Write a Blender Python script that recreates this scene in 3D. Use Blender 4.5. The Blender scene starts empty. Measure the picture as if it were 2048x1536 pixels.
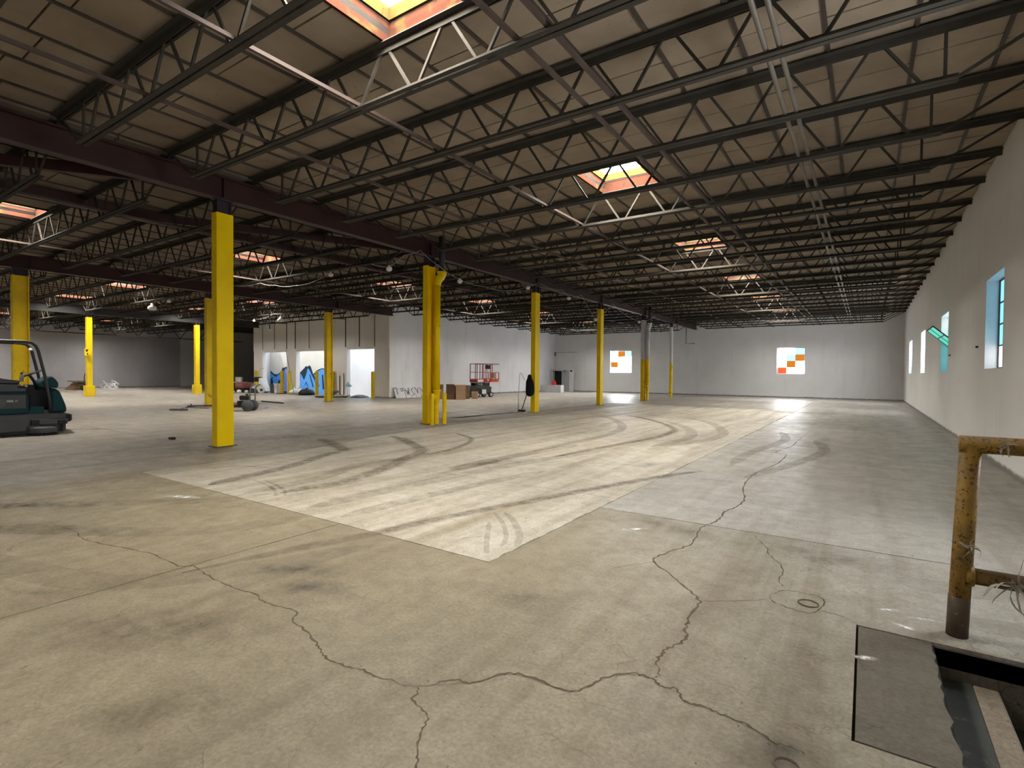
import bpy, math, random
from mathutils import Vector, Matrix
random.seed(7)
D = bpy.data
SC = bpy.context.scene
COL = SC.collection
R = math.radians

# ---------------------------------------------------------------- camera, world, sun, exposure
SKY_PANE = 92.0        # brightness of the daylit skylight domes
cam_d = D.cameras.new('camera'); cam = D.objects.new('camera', cam_d); COL.objects.link(cam); SC.camera = cam
cam_d.sensor_width = 36.0; cam_d.lens = 36.0 * 1052.56 / 2048; cam_d.clip_end = 300
_a, _b, _r = R(33.98), R(-1.171), R(-0.5033)
_F = Vector((-math.sin(_a) * math.cos(_b), math.cos(_a) * math.cos(_b), math.sin(_b)))
_R = Vector((math.cos(_a), math.sin(_a), 0)); _U = _R.cross(_F)
_R2 = _R * math.cos(_r) - _U * math.sin(_r); _U2 = _R * math.sin(_r) + _U * math.cos(_r)
M3 = Matrix((_R2, _U2, -_F)).transposed()
cam.matrix_world = Matrix.Translation((0, 0, 1.5432)) @ M3.to_4x4()

w = D.worlds.new('sky'); SC.world = w; w.use_nodes = True
bg = w.node_tree.nodes['Background']; bg.inputs[0].default_value = (0.80, 0.90, 1.0, 1); bg.inputs[1].default_value = 2.7
sun_d = D.lights.new('sun', 'SUN'); sun = D.objects.new('sun', sun_d); COL.objects.link(sun)
sun_d.energy = 2.4; sun_d.angle = R(1.5); sun_d.color = (1, .95, .86)
sun.rotation_euler = Vector((0.25, 1.0, -2.6)).to_track_quat('-Z', 'Y').to_euler()

SC.view_settings.view_transform = 'Standard'; SC.view_settings.look = 'None'
SC.view_settings.gamma = 1.0; SC.view_settings.use_curve_mapping = False
SC.view_settings.exposure = 0.15
cy = SC.cycles
cy.use_denoising = True; cy.max_bounces = 10; cy.diffuse_bounces = 8; cy.glossy_bounces = 3
cy.transparent_max_bounces = 12; cy.sample_clamp_indirect = 6.0; cy.use_adaptive_sampling = False
cy.caustics_reflective = False; cy.caustics_refractive = False

# ---------------------------------------------------------------- node helpers
def _new(name):
    m = D.materials.new(name); m.use_nodes = True
    nt = m.node_tree; nt.nodes.clear()
    out = nt.nodes.new('ShaderNodeOutputMaterial'); p = nt.nodes.new('ShaderNodeBsdfPrincipled')
    nt.links.new(p.outputs[0], out.inputs[0])
    return m, nt, p
def _noise(nt, vec, scale, detail=4, rough=.6, dist=0):
    n = nt.nodes.new('ShaderNodeTexNoise'); n.inputs['Scale'].default_value = scale
    n.inputs['Detail'].default_value = detail; n.inputs['Roughness'].default_value = rough
    n.inputs['Distortion'].default_value = dist
    if vec: nt.links.new(vec, n.inputs['Vector'])
    return n.outputs['Fac']
def _ramp(nt, fac, p0, p1, c0=(0, 0, 0, 1), c1=(1, 1, 1, 1)):
    r = nt.nodes.new('ShaderNodeValToRGB'); e = r.color_ramp.elements
    e[0].position = p0; e[1].position = p1; e[0].color = c0; e[1].color = c1
    nt.links.new(fac, r.inputs[0]); return r.outputs[0]
def _mix(nt, fac, a, b, mode='MIX'):
    m = nt.nodes.new('ShaderNodeMix'); m.data_type = 'RGBA'; m.blend_type = mode
    for i, v in ((0, fac), (6, a), (7, b)):
        if isinstance(v, (int, float)): m.inputs[i].default_value = v
        elif isinstance(v, tuple): m.inputs[i].default_value = (*v[:3], 1)
        else: nt.links.new(v, m.inputs[i])
    return m.outputs[2]
def _map(nt, src, scale=(1, 1, 1), rot=(0, 0, 0)):
    m = nt.nodes.new('ShaderNodeMapping'); m.inputs['Scale'].default_value = scale; m.inputs['Rotation'].default_value = rot
    nt.links.new(src, m.inputs[0]); return m.outputs[0]
def _bump(nt, p, h, strength, dist=.01):
    b = nt.nodes.new('ShaderNodeBump'); b.inputs['Strength'].default_value = strength; b.inputs['Distance'].default_value = dist
    nt.links.new(h, b.inputs['Height']); nt.links.new(b.outputs[0], p.inputs['Normal'])
def _pos(nt):
    return nt.nodes.new('ShaderNodeNewGeometry').outputs['Position']

def paint(name, c, c2=None, scale=3.0, rough=.6, spec=.3, metal=0.0, lo=.35, hi=.7, bump=.0, spots=None, spotscale=20, spotlo=.60):
    m, nt, p = _new(name); p.inputs['Roughness'].default_value = rough
    p.inputs['Specular IOR Level'].default_value = spec; p.inputs['Metallic'].default_value = metal
    pos = _pos(nt)
    f = _ramp(nt, _noise(nt, pos, scale, 6), lo, hi)
    col = _mix(nt, f, c, c2 or tuple(x * .8 for x in c))
    if spots:
        s = _ramp(nt, _noise(nt, pos, spotscale, 3, .7), spotlo, spotlo + .06)
        col = _mix(nt, s, col, spots)
    nt.links.new(col, p.inputs['Base Color'])
    if bump: _bump(nt, p, _noise(nt, pos, scale * 12, 3), bump)
    return m
def glow(name, c, s):
    m, nt, p = _new(name)
    p.inputs['Base Color'].default_value = (.02, .02, .02, 1); p.inputs['Roughness'].default_value = .3
    pos = _pos(nt)
    col = _mix(nt, _ramp(nt, _noise(nt, pos, 4, 3), .3, .7), c, tuple(x * .88 for x in c))
    nt.links.new(col, p.inputs['Emission Color']); p.inputs['Emission Strength'].default_value = s
    return m
def concrete(name, cA, cB, cD, rough=.5, cR=None, streak=(.50, .72)):
    m, nt, p = _new(name); pos = _pos(nt)
    if cR:                                   # window light put into the colour: paler and greyer towards the right wall
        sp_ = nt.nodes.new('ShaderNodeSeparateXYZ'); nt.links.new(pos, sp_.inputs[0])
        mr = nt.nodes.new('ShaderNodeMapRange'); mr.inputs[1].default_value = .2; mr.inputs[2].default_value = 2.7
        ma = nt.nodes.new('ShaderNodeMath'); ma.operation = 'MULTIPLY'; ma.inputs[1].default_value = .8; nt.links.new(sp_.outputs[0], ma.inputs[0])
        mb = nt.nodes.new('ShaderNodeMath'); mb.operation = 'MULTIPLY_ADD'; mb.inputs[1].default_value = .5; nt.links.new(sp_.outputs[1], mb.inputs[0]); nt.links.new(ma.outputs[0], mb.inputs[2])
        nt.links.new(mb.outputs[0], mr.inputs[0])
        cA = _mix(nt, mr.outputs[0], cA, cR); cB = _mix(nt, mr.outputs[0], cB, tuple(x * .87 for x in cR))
    big = _noise(nt, pos, .35, 5, .62, .4)
    mid = _noise(nt, pos, 2.2, 6, .65, .3)
    fine = _noise(nt, pos, 45, 4, .7)
    stre = _noise(nt, _map(nt, pos, (2.6, .16, 1), (0, 0, R(12))), 1.0, 6, .62, .25)
    col = _mix(nt, _ramp(nt, big, .36, .64), cA, cB)
    col = _mix(nt, _ramp(nt, stre, *streak), col, cD)
    st2 = _noise(nt, _map(nt, pos, (7.0, .35, 1), (0, 0, R(8))), 1.0, 5, .6, .2)
    col = _mix(nt, _ramp(nt, st2, .52, .80, (0, 0, 0, 1), (.55, .55, .55, 1)), col, cD)
    col = _mix(nt, _ramp(nt, mid, .30, .72), col, _mix(nt, .38, col, cD))
    g = _ramp(nt, fine, .30, .70, (.70, .69, .67, 1), (1.14, 1.14, 1.14, 1))
    blot = _ramp(nt, _noise(nt, pos, 7, 5, .7, .5), .32, .62, (.80, .79, .76, 1), (1.05, 1.05, 1.05, 1))
    col = _mix(nt, 1.0, col, blot, 'MULTIPLY')
    col = _mix(nt, 1.0, col, g, 'MULTIPLY')
    pit = _ramp(nt, _noise(nt, _map(nt, pos, (1, .6, 1), (0, 0, .5)), 20, 3, .8), .675, .71)
    col = _mix(nt, pit, col, tuple(x * .45 for x in cD))
    vo = nt.nodes.new('ShaderNodeTexVoronoi'); vo.feature = 'DISTANCE_TO_EDGE'; vo.inputs['Scale'].default_value = 3.4
    wv = nt.nodes.new('ShaderNodeVectorMath'); wv.operation = 'ADD'
    wn_ = nt.nodes.new('ShaderNodeTexNoise'); wn_.inputs['Scale'].default_value = 6; wn_.inputs['Detail'].default_value = 5; nt.links.new(pos, wn_.inputs['Vector'])
    ws = nt.nodes.new('ShaderNodeVectorMath'); ws.operation = 'SCALE'; ws.inputs['Scale'].default_value = .22; nt.links.new(wn_.outputs['Color'], ws.inputs[0])
    nt.links.new(pos, wv.inputs[0]); nt.links.new(ws.outputs[0], wv.inputs[1]); nt.links.new(wv.outputs[0], vo.inputs['Vector'])
    hair = _mix(nt, 1.0, _ramp(nt, vo.outputs['Distance'], .0, .016, (1, 1, 1, 1), (0, 0, 0, 1)), _ramp(nt, _noise(nt, pos, 1.4, 3), .50, .66), 'MULTIPLY')
    col = _mix(nt, hair, col, tuple(x * .55 for x in cD))
    nt.links.new(col, p.inputs['Base Color'])
    r = _ramp(nt, mid, .3, .7, (rough - .1,) * 3 + (1,), (rough + .18,) * 3 + (1,))
    nt.links.new(r, p.inputs['Roughness']); p.inputs['Specular IOR Level'].default_value = .45
    _bump(nt, p, fine, .25, .004)
    return m
def mark(name, c, alpha, scale=9, lo=.3, hi=.7, radial=False):
    m, nt, p = _new(name); out = [n for n in nt.nodes if n.type == 'OUTPUT_MATERIAL'][0]
    p.inputs['Base Color'].default_value = (*c, 1); p.inputs['Roughness'].default_value = .8
    t = nt.nodes.new('ShaderNodeBsdfTransparent'); mx = nt.nodes.new('ShaderNodeMixShader')
    f = _ramp(nt, _noise(nt, _pos(nt), scale, 6, .7), lo, hi, (0, 0, 0, 1), (alpha,) * 3 + (1,))
    if radial:
        tc = nt.nodes.new('ShaderNodeTexCoord')
        ln = nt.nodes.new('ShaderNodeVectorMath'); ln.operation = 'LENGTH'; nt.links.new(tc.outputs['Object'], ln.inputs[0])
        rr = _ramp(nt, ln.outputs['Value'], .15, 1.0, (1, 1, 1, 1), (0, 0, 0, 1))
        f = _mix(nt, 1.0, f, rr, 'MULTIPLY')
    nt.links.new(f, mx.inputs[0]); nt.links.new(t.outputs[0], mx.inputs[1]); nt.links.new(p.outputs[0], mx.inputs[2])
    nt.links.new(mx.outputs[0], out.inputs[0])
    return m
def wallmat(name, c, c2, course=.2, stain=None, low=0.0):
    # painted block: faint courses in the relief, uneven paint, grime near the floor
    m, nt, p = _new(name); p.inputs['Roughness'].default_value = .7; p.inputs['Specular IOR Level'].default_value = .2
    pos = _pos(nt)
    col = _mix(nt, _ramp(nt, _noise(nt, pos, .6, 6), .35, .68), c, c2)
    drip = _noise(nt, _map(nt, pos, (2.2, 2.2, .22)), 1.0, 5, .6)
    col = _mix(nt, _ramp(nt, drip, .55, .95), col, stain or tuple(x * .86 for x in c2))
    if low:
        sx = nt.nodes.new('ShaderNodeSeparateXYZ'); nt.links.new(pos, sx.inputs[0])
        h = nt.nodes.new('ShaderNodeMath'); h.operation = 'MULTIPLY_ADD'
        nt.links.new(_noise(nt, pos, 3.0, 4), h.inputs[0]); h.inputs[1].default_value = -.10; nt.links.new(sx.outputs[2], h.inputs[2])
        col = _mix(nt, _ramp(nt, h.outputs[0], -.03, .05, (low,) * 3 + (1,), (0, 0, 0, 1)), col, (.12, .10, .08))
    nt.links.new(col, p.inputs['Base Color'])
    if course:
        sx2 = nt.nodes.new('ShaderNodeSeparateXYZ'); nt.links.new(pos, sx2.inputs[0])
        ad = nt.nodes.new('ShaderNodeMath'); ad.operation = 'ADD'; nt.links.new(sx2.outputs[0], ad.inputs[0]); nt.links.new(sx2.outputs[1], ad.inputs[1])
        cb = nt.nodes.new('ShaderNodeCombineXYZ'); nt.links.new(ad.outputs[0], cb.inputs[0]); nt.links.new(sx2.outputs[2], cb.inputs[1])
        br = nt.nodes.new('ShaderNodeTexBrick'); nt.links.new(cb.outputs[0], br.inputs['Vector'])
        br.inputs['Scale'].default_value = 1.0; br.inputs['Brick Width'].default_value = .4; br.inputs['Row Height'].default_value = course
        br.inputs['Mortar Size'].default_value = .008; br.inputs['Mortar Smooth'].default_value = .4
        b = nt.nodes.new('ShaderNodeBump'); b.inputs['Strength'].default_value = .35; b.inputs['Distance'].default_value = .006; b.invert = True
        nt.links.new(br.outputs['Fac'], b.inputs['Height']); nt.links.new(b.outputs[0], p.inputs['Normal'])
    return m

MT = dict(
 floor_tan=concrete('concrete_tan', (.315, .27, .19), (.265, .222, .152), (.185, .15, .10), .52),
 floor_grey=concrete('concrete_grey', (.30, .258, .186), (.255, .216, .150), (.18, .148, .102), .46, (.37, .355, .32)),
 floor_pale=concrete('concrete_pale', (.58, .55, .485), (.51, .47, .395), (.30, .255, .185), .50, None, (.44, .68)),
 floor_dark=concrete('concrete_dark', (.345, .308, .262), (.30, .262, .218), (.205, .176, .144), .55),
 floor_lane=concrete('concrete_lane', (.42, .405, .37), (.365, .348, .312), (.26, .235, .20), .38),
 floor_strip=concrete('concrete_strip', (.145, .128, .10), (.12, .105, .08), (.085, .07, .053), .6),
 floor_glare=concrete('concrete_glare', (.50, .485, .46), (.44, .42, .395), (.29, .265, .235), .40),  # slabs by the back wall; window glare is put into their paler colour
 floor_far=concrete('concrete_far', (.40, .368, .325), (.335, .303, .262), (.215, .188, .158), .40),
 joint=paint('joint_dirt', (.05, .04, .03), rough=.9),
 crack=paint('crack_dirt', (.085, .065, .042), (.14, .11, .07), 12, .9),
 tire=mark('tire_rubber', (.19, .15, .105), .30, 6, .22, .6),
 tire_faint=mark('tire_faint', (.13, .10, .07), .17, 5, .3, .65),
 tire_soft=mark('tire_dust', (.20, .16, .112), .28, 6, .25, .62),
 stain=mark('oil_stain', (.055, .05, .046), .55, 5, .38, .68, True),
 stain_brown=mark('rust_stain', (.10, .066, .04), .5, 4, .38, .70, True),
 scuff=mark('white_scuff', (.85, .85, .82), 1.0, 14, .40, .55, True),
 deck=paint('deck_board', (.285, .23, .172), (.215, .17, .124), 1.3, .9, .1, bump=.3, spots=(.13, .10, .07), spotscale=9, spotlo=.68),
 deck_left=paint('deck_board_dim', (.19, .152, .115), (.145, .113, .083), 1.3, .9, .1, bump=.3, spots=(.09, .07, .05), spotscale=9, spotlo=.68),  # darker deck copy; the dimness of the left bays is painted in
 steel_left=paint('joist_steel_dim', (.036, .032, .027), (.028, .024, .020), 4, .8, .08),  # darker joist copy, left-bay shade put into the colour
 cover=paint('roof_void', (.03, .025, .02), rough=.95),
 tee=paint('tee_steel', (.055, .042, .034), (.04, .03, .024), 3, .6),
 steel=paint('joist_steel', (.054, .048, .040), (.042, .037, .031), 4, .8, .08),
 bridging=paint('bridging_steel', (.075, .055, .047), (.06, .042, .035), 4, .6, .2),
 conduit=paint('conduit_steel', (.125, .108, .088), (.10, .085, .068), 3, .5, .4),
 girder=paint('girder_red', (.040, .017, .015), (.028, .0125, .0115), 2, .6, .25),
 cap=paint('column_bare_steel', (.022, .016, .024), (.03, .02, .028), 3, .55),
 yellow=paint('column_yellow', (.88, .61, .0), (.80, .55, .0), 1.6, .42, .25, spots=(.50, .34, .01), spotscale=5, spotlo=.70),
 yellow_old=paint('column_yellow_worn', (.80, .56, .01), (.62, .44, .012), 2.2, .5, .3, spots=(.36, .26, .03), spotscale=3, spotlo=.62),
 yellow_bright=paint('column_yellow_fresh', (.85, .62, .01), (.80, .55, .01), 2, .35, .4),
 white_post=paint('column_white', (.58, .58, .60), (.48, .48, .50), 3, .5),
 rail=paint('rail_yellow_rust', (.23, .132, .016), (.13, .072, .014), 9, .6, .3, spots=(.028, .016, .010), spotscale=48, spotlo=.565),
 rail_mid=paint('rail_worn', (.15, .092, .022), (.08, .052, .022), 8, .6, .3, spots=(.03, .02, .012), spotscale=30, spotlo=.55),
 rail_rust=paint('rail_dark_rust', (.075, .05, .03), (.045, .032, .022), 9, .6, .3, spots=(.16, .11, .06), spotscale=30),
 wall_r=wallmat('plaster_right', (.90, .89, .865), (.86, .845, .815), 0, (.76, .74, .70), .8),
 wall_b=wallmat('block_back', (.82, .82, .83), (.76, .76, .77), .2, None, .8),
 wall_s=wallmat('block_dock_side', (.86, .87, .90), (.80, .80, .83), .2, (.62, .61, .60), .9),
 wall_d=wallmat('block_dock_front', (.90, .885, .86), (.85, .825, .79), .2, (.72, .68, .63), .7),
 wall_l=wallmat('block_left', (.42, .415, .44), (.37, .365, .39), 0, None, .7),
 wall_dark=wallmat('block_dark', (.74, .74, .75), (.66, .66, .67), 0, None, .3),
 wall_out=wallmat('brick_outside', (.80, .75, .68), (.72, .66, .59), .075, (.58, .52, .46)),
 wall_out_white=wallmat('brick_outside_white', (.86, .86, .88), (.80, .80, .84), .075, (.62, .62, .68)),
 reveal=paint('window_reveal', (.78, .79, .80), (.70, .70, .72), 3, .6),
 curb_lo=paint('curb_red_wood', (.039, .0150, .0098), (.046, .030, .0125), 2.6, .9, .0, lo=.54, hi=.62, spots=(.020, .013, .011), spotscale=6, spotlo=.62),
 curb_hi=paint('curb_yellow_wood', (.040, .031, .012), (.034, .024, .0075), 5, .9, .0, spots=(.010, .007, .004), spotscale=14, spotlo=.66),
 pane=glow('skylight_dome', (1.0, .955, .87), SKY_PANE),
 g_white=glow('glass_white', (.94, .97, 1.0), 27.0), g_soft=glow('glass_soft_white', (.92, .97, 1.0), 3.0), g_blue=glow('glass_pale_blue', (.55, .86, 1.0), 1.2),
 g_orange=glow('glass_orange', (.85, .25, .0), .85), g_red=glow('glass_red_orange', (1.0, .15, .02), .9),
 g_cyan=glow('glass_cyan', (.16, .70, .80), 1.6), g_sky=glow('glass_sky', (.25, .68, .92), 1.35), g_green=glow('glass_green', (.06, .60, .44), 1.0),
 mullion=paint('window_steel', (.045, .05, .055), rough=.5),
 mull_white=paint('window_steel_white', (.7, .72, .72), rough=.5),
 teal=paint('sweeper_teal', (.008, .052, .062), (.007, .042, .050), 3, .6, .2),
 dkgrey=paint('sweeper_grey', (.075, .078, .085), (.06, .062, .068), 4, .5, .4),
 black=paint('black_rubber', (.014, .014, .016), rough=.55), blackm=paint('black_metal', (.02, .02, .022), rough=.4, spec=.5),
 chrome=paint('bright_tube', (.20, .20, .21), (.15, .15, .16), 6, .3, .5, .6),
 lightgrey=paint('light_grey', (.42, .42, .43), rough=.5), white=paint('white_paint', (.78, .78, .78), (.70, .70, .70), 3, .5),
 red=paint('lift_red', (.42, .030, .022), (.33, .024, .018), 4, .45, .4), dkred=paint('lift_dark_red', (.13, .028, .025), rough=.5), orange=paint('lift_orange', (.62, .10, .02), rough=.5),
 liftgreen=paint('lift_grey_green', (.055, .062, .050), (.04, .045, .038), 5, .5),
 card=paint('cardboard', (.33, .215, .135), (.27, .17, .105), 3, .85, .1), carddk=paint('cardboard_dark', (.17, .105, .07), (.12, .075, .05), 3, .85, .1),
 wood=paint('timber', (.23, .14, .075), (.17, .10, .055), 5, .8), redbox=paint('faded_red', (.34, .10, .085), (.26, .07, .06), 3, .6),
 fabric=paint('black_cloth', (.010, .010, .012), rough=.95, spec=.1), canred=paint('fuel_can_red', (.55, .03, .02), rough=.4),
 board=paint('white_board', (.74, .75, .76), (.62, .63, .64), 2.5, .5), boardbk=paint('board_side', (.24, .21, .19), rough=.7),
 ink=paint('black_spray', (.03, .035, .04), rough=.7), gblue=paint('graffiti_blue', (.10, .33, .80), (.13, .40, .86), 1.5, .6), gnavy=paint('graffiti_navy', (.012, .035, .055), rough=.6), gviolet=paint('graffiti_violet', (.22, .30, .72), rough=.6),
 wire=paint('grey_cable', (.22, .20, .18), rough=.6), bulb=paint('lamp_white', (.80, .78, .72), (.7, .68, .62), 5, .3), 
 step=paint('step_green', (.045, .05, .042), (.032, .036, .030), 6, .7, spots=(.09, .08, .06), spotscale=14),
 nose=concrete('step_bare', (.30, .25, .195), (.24, .20, .15), (.12, .095, .065), .7), pit=concrete('pit_concrete', (.12, .105, .08), (.10, .085, .065), (.06, .05, .038), .8),
 rag=paint('dusty_rag', (.42, .39, .33), (.25, .22, .18), 12, .9),
 litter=paint('litter_white', (.8, .8, .8), rough=.6), dirtdk=paint('dark_debris', (.03, .028, .026), rough=.8), bluep=paint('pale_blue', (.35, .62, .75), rough=.5))

# ---------------------------------------------------------------- mesh helpers
class MB:
    def __init__(s): s.v = []; s.f = []
    def add(s, vs, fs):
        n = len(s.v); s.v += [tuple(v) for v in vs]; s.f += [tuple(i + n for i in f) for f in fs]; return s
    def box(s, x0, x1, y0, y1, z0, z1):
        return s.add([(x0, y0, z0), (x1, y0, z0), (x1, y1, z0), (x0, y1, z0), (x0, y0, z1), (x1, y0, z1), (x1, y1, z1), (x0, y1, z1)],
                     [(0, 3, 2, 1), (4, 5, 6, 7), (0, 1, 5, 4), (1, 2, 6, 5), (2, 3, 7, 6), (3, 0, 4, 7)])
    def bar(s, p, q, wd, ht, up=(0, 0, 1)):
        p, q = Vector(p), Vector(q); d = (q - p).normalized(); u = Vector(up)
        if abs(d.dot(u)) > .98: u = Vector((0, 1, 0))
        r = d.cross(u).normalized() * wd / 2; u = r.cross(d).normalized() * ht / 2
        return s.add([p - r - u, p + r - u, p + r + u, p - r + u, q - r - u, q + r - u, q + r + u, q - r + u],
                     [(0, 1, 2, 3), (7, 6, 5, 4), (0, 4, 5, 1), (1, 5, 6, 2), (2, 6, 7, 3), (3, 7, 4, 0)])
    def tube(s, pts, r, n=8, cap=True):
        pts = [Vector(p) for p in pts]; rs = r if isinstance(r, (list, tuple)) else [r] * len(pts)
        rings = []; ref = None
        for i, p in enumerate(pts):
            d = (pts[min(i + 1, len(pts) - 1)] - pts[max(i - 1, 0)]).normalized()
            if ref is None: ref = Vector((0, 0, 1)) if abs(d.z) < .9 else Vector((0, 1, 0))
            a = d.cross(ref).normalized(); b = a.cross(d).normalized(); ref = b
            rings.append([p + (a * math.cos(2 * math.pi * k / n) + b * math.sin(2 * math.pi * k / n)) * rs[i] for k in range(n)])
        vs = [v for ring in rings for v in ring]; fs = []
        for i in range(len(pts) - 1):
            for k in range(n):
                k2 = (k + 1) % n; fs.append((i * n + k, i * n + k2, (i + 1) * n + k2, (i + 1) * n + k))
        if cap: fs.append(tuple(reversed(range(n)))); fs.append(tuple((len(pts) - 1) * n + k for k in range(n)))
        return s.add(vs, fs)
    def lathe(s, prof, c=(0, 0, 0), n=16, axis='z'):
        vs = []; fs = []
        for r, h in prof:
            for k in range(n):
                t = 2 * math.pi * k / n; a, b = r * math.cos(t), r * math.sin(t)
                v = (a, b, h) if axis == 'z' else ((a, h, b) if axis == 'y' else (h, a, b))
                vs.append((v[0] + c[0], v[1] + c[1], v[2] + c[2]))
        m = len(prof)
        for i in range(m - 1):
            for k in range(n):
                k2 = (k + 1) % n; fs.append((i * n + k, i * n + k2, (i + 1) * n + k2, (i + 1) * n + k))
        fs.append(tuple(reversed(range(n)))); fs.append(tuple((m - 1) * n + k for k in range(n)))
        return s.add(vs, fs)
    def prism(s, poly, z0, z1):          # polygon in xy
        n = len(poly)
        return s.add([(x, y, z0) for x, y in poly] + [(x, y, z1) for x, y in poly],
                     [tuple(reversed(range(n))), tuple(range(n, 2 * n))] + [(i, (i + 1) % n, n + (i + 1) % n, n + i) for i in range(n)])
    def prism_y(s, poly, y0, y1):        # polygon in xz
        n = len(poly)
        return s.add([(x, y0, z) for x, z in poly] + [(x, y1, z) for x, z in poly],
                     [tuple(range(n)), tuple(reversed(range(n, 2 * n)))] + [(i, n + i, n + (i + 1) % n, (i + 1) % n) for i in range(n)])
    def mesh(s, name, mat, smooth=False):
        me = D.meshes.new(name); me.from_pydata(s.v, [], s.f); me.update()
        if mat: me.materials.append(mat)
        if smooth:
            for p in me.polygons: p.use_smooth = True
        return me
    def obj(s, name, mat, parent=None, smooth=False):
        return link(name, s.mesh(name, mat, smooth), parent)
def link(name, me, parent=None, loc=None):
    o = D.objects.new(name, me); COL.objects.link(o)
    if parent: o.parent = parent
    if loc: o.location = loc
    return o
def tag(o, label=None, cat=None, group=None, kind=None):
    if label: o['label'] = label
    if cat: o['category'] = cat
    if group: o['group'] = group
    if kind: o['kind'] = kind
    return o
def thing(name, loc, label, cat, group=None, rz=0):
    o = D.objects.new(name, None); COL.objects.link(o); o.location = loc; o.rotation_euler = (0, 0, rz); o.empty_display_size = .2
    return tag(o, label, cat, group)
def bevel(o, wd=.01, seg=2):
    m = o.modifiers.new('bevel', 'BEVEL'); m.width = wd; m.segments = seg; m.limit_method = 'ANGLE'; return o
ORD = ['first', 'second', 'third', 'fourth', 'fifth', 'sixth', 'seventh', 'eighth', 'ninth', 'tenth', 'eleventh', 'twelfth', 'thirteenth', 'fourteenth',
       'fifteenth', 'sixteenth', 'seventeenth', 'eighteenth', 'nineteenth', 'twentieth', 'twenty-first', 'twenty-second', 'twenty-third', 'twenty-fourth', 'twenty-fifth', 'twenty-sixth', 'twenty-seventh', 'twenty-eighth', 'twenty-ninth', 'thirtieth']

# ---------------------------------------------------------------- dimensions of the hall
XR, YB, YF = 1.92, 41.38, -9.0
XD, YD, XDL = -23.35, 21.7, -37.75     # loading dock corner and its left end
XL = -54.0
JY0, JS = 2.99, 1.6123                  # joists
BAYS = [(-10.85, XR, 0.0), (-23.1, -10.85, -.06), (-37.0, -23.1, -.14), (XL, -37.0, -.2)]
ROWX = [-10.9, -23.1, -36.6]
HOLEY = [(JY0 + 4 * JS * k + .06, JY0 + 4 * JS * k + JS) for k in range(-1, 7)]
SKYX = [(0, -4.98, -3.74), (1, -18.52, -17.28), (2, -29.3, -28.06), (2, -36.0, -34.76), (3, -43.2, -41.96), (3, -50.4, -49.16)]
holes = []
for b, x0, x1 in SKYX:
    for k, (y0, y1) in enumerate(HOLEY):
        if y1 > 21 and b >= 2: continue
        if k - 1 > 5: continue
        holes.append((b, x0, x1, y0, y1, k - 1))

# ---------------------------------------------------------------- floor
fb = MB()
PX0, PX1, PY0, PY1 = .35, XR, 2.2, 3.87
for r in ((XL, PX0, YF, YD), (PX0, XR, YF, PY0), (PX0, XR, PY1, YB), (XD, PX0, YD, YB), (XL, -38.0, YD, 34)):
    fb.box(r[0], r[1], r[2], r[3], -.12, -.02)
floor = fb.obj('floor', MT['joint']); tag(floor, kind='structure')
G = .006
def slab(poly, mat):
    cx = sum(p[0] for p in poly) / len(poly)
    MB().prism(poly, -.02, 0.0).obj('floor_slab', MT[mat], floor)
def rslab(x0, x1, y0, y1, mat): slab([(x0 + G, y0 + G), (x1 - G, y0 + G), (x1 - G, y1 - G), (x0 + G, y1 - G)], mat)
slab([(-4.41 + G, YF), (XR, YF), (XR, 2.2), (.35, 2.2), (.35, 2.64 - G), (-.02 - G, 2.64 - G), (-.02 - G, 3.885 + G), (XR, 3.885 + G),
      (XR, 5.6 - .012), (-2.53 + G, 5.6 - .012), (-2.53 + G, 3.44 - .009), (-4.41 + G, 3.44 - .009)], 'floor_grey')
# worn slab beside the stair pit, with a chipped edge
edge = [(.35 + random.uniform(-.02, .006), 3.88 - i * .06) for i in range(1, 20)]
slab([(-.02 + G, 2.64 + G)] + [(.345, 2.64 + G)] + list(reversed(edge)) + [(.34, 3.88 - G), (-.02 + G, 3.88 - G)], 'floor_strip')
rslab(-9.1, -4.41, YF, 3.44, 'floor_tan')
slab([(-11.8, YF), (-9.1 - G, YF), (-9.1 - G, 3.44), (-9.06 - G, 6.1), (-9.9 - G, 8.9), (-10.15 - G, 12.2), (-9.9 - G, 20), (-9.8 - G, 26.2), (-11.5, 26.2), (-11.55, 18.0), (-11.9, 12.4), (-11.8, 6.0)], 'floor_dark')
pale_left = [(3.44, -9.06), (6.12, -9.06), (8.9, -9.85), (12.2, -10.15), (16.2, -10.0), (20, -9.9), (26.2, -9.8)]
def pl(y):
    for (a, xa), (b2, xb) in zip(pale_left, pale_left[1:]):
        if a <= y <= b2: return xa + (xb - xa) * (y - a) / (b2 - a)
    return pale_left[-1][1]
rows = [3.44, 6.12, 12.2, 18.3, 26.2]
for a, b2 in zip(rows, rows[1:]):
    ys = sorted({a, b2} | {y for y, _ in pale_left if a < y < b2})
    rag_r = [(-2.53 - G + random.uniform(-.014, .012), a + G + (b2 - a - 2 * G) * i / 24) for i in range(25)]
    slab(rag_r + [(pl(y), min(max(y, a + G), b2 - G)) for y in reversed(ys)], 'floor_pale')
for a, b2 in ((5.6, 11.65), (11.65, 17.75), (17.75, 23.8), (23.8, 29.9), (29.9, 36), (36, YB)):
    rslab(-2.53, XR, a, b2, 'floor_lane' if a < 35 else 'floor_glare')
rslab(-11.5, -2.53, 26.2, 34, 'floor_far'); rslab(-11.5, -2.53, 34, YB, 'floor_glare')
def left_edge(y): return -11.8 if y < 6 else (-11.9 if y < 13 else -11.5)
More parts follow.
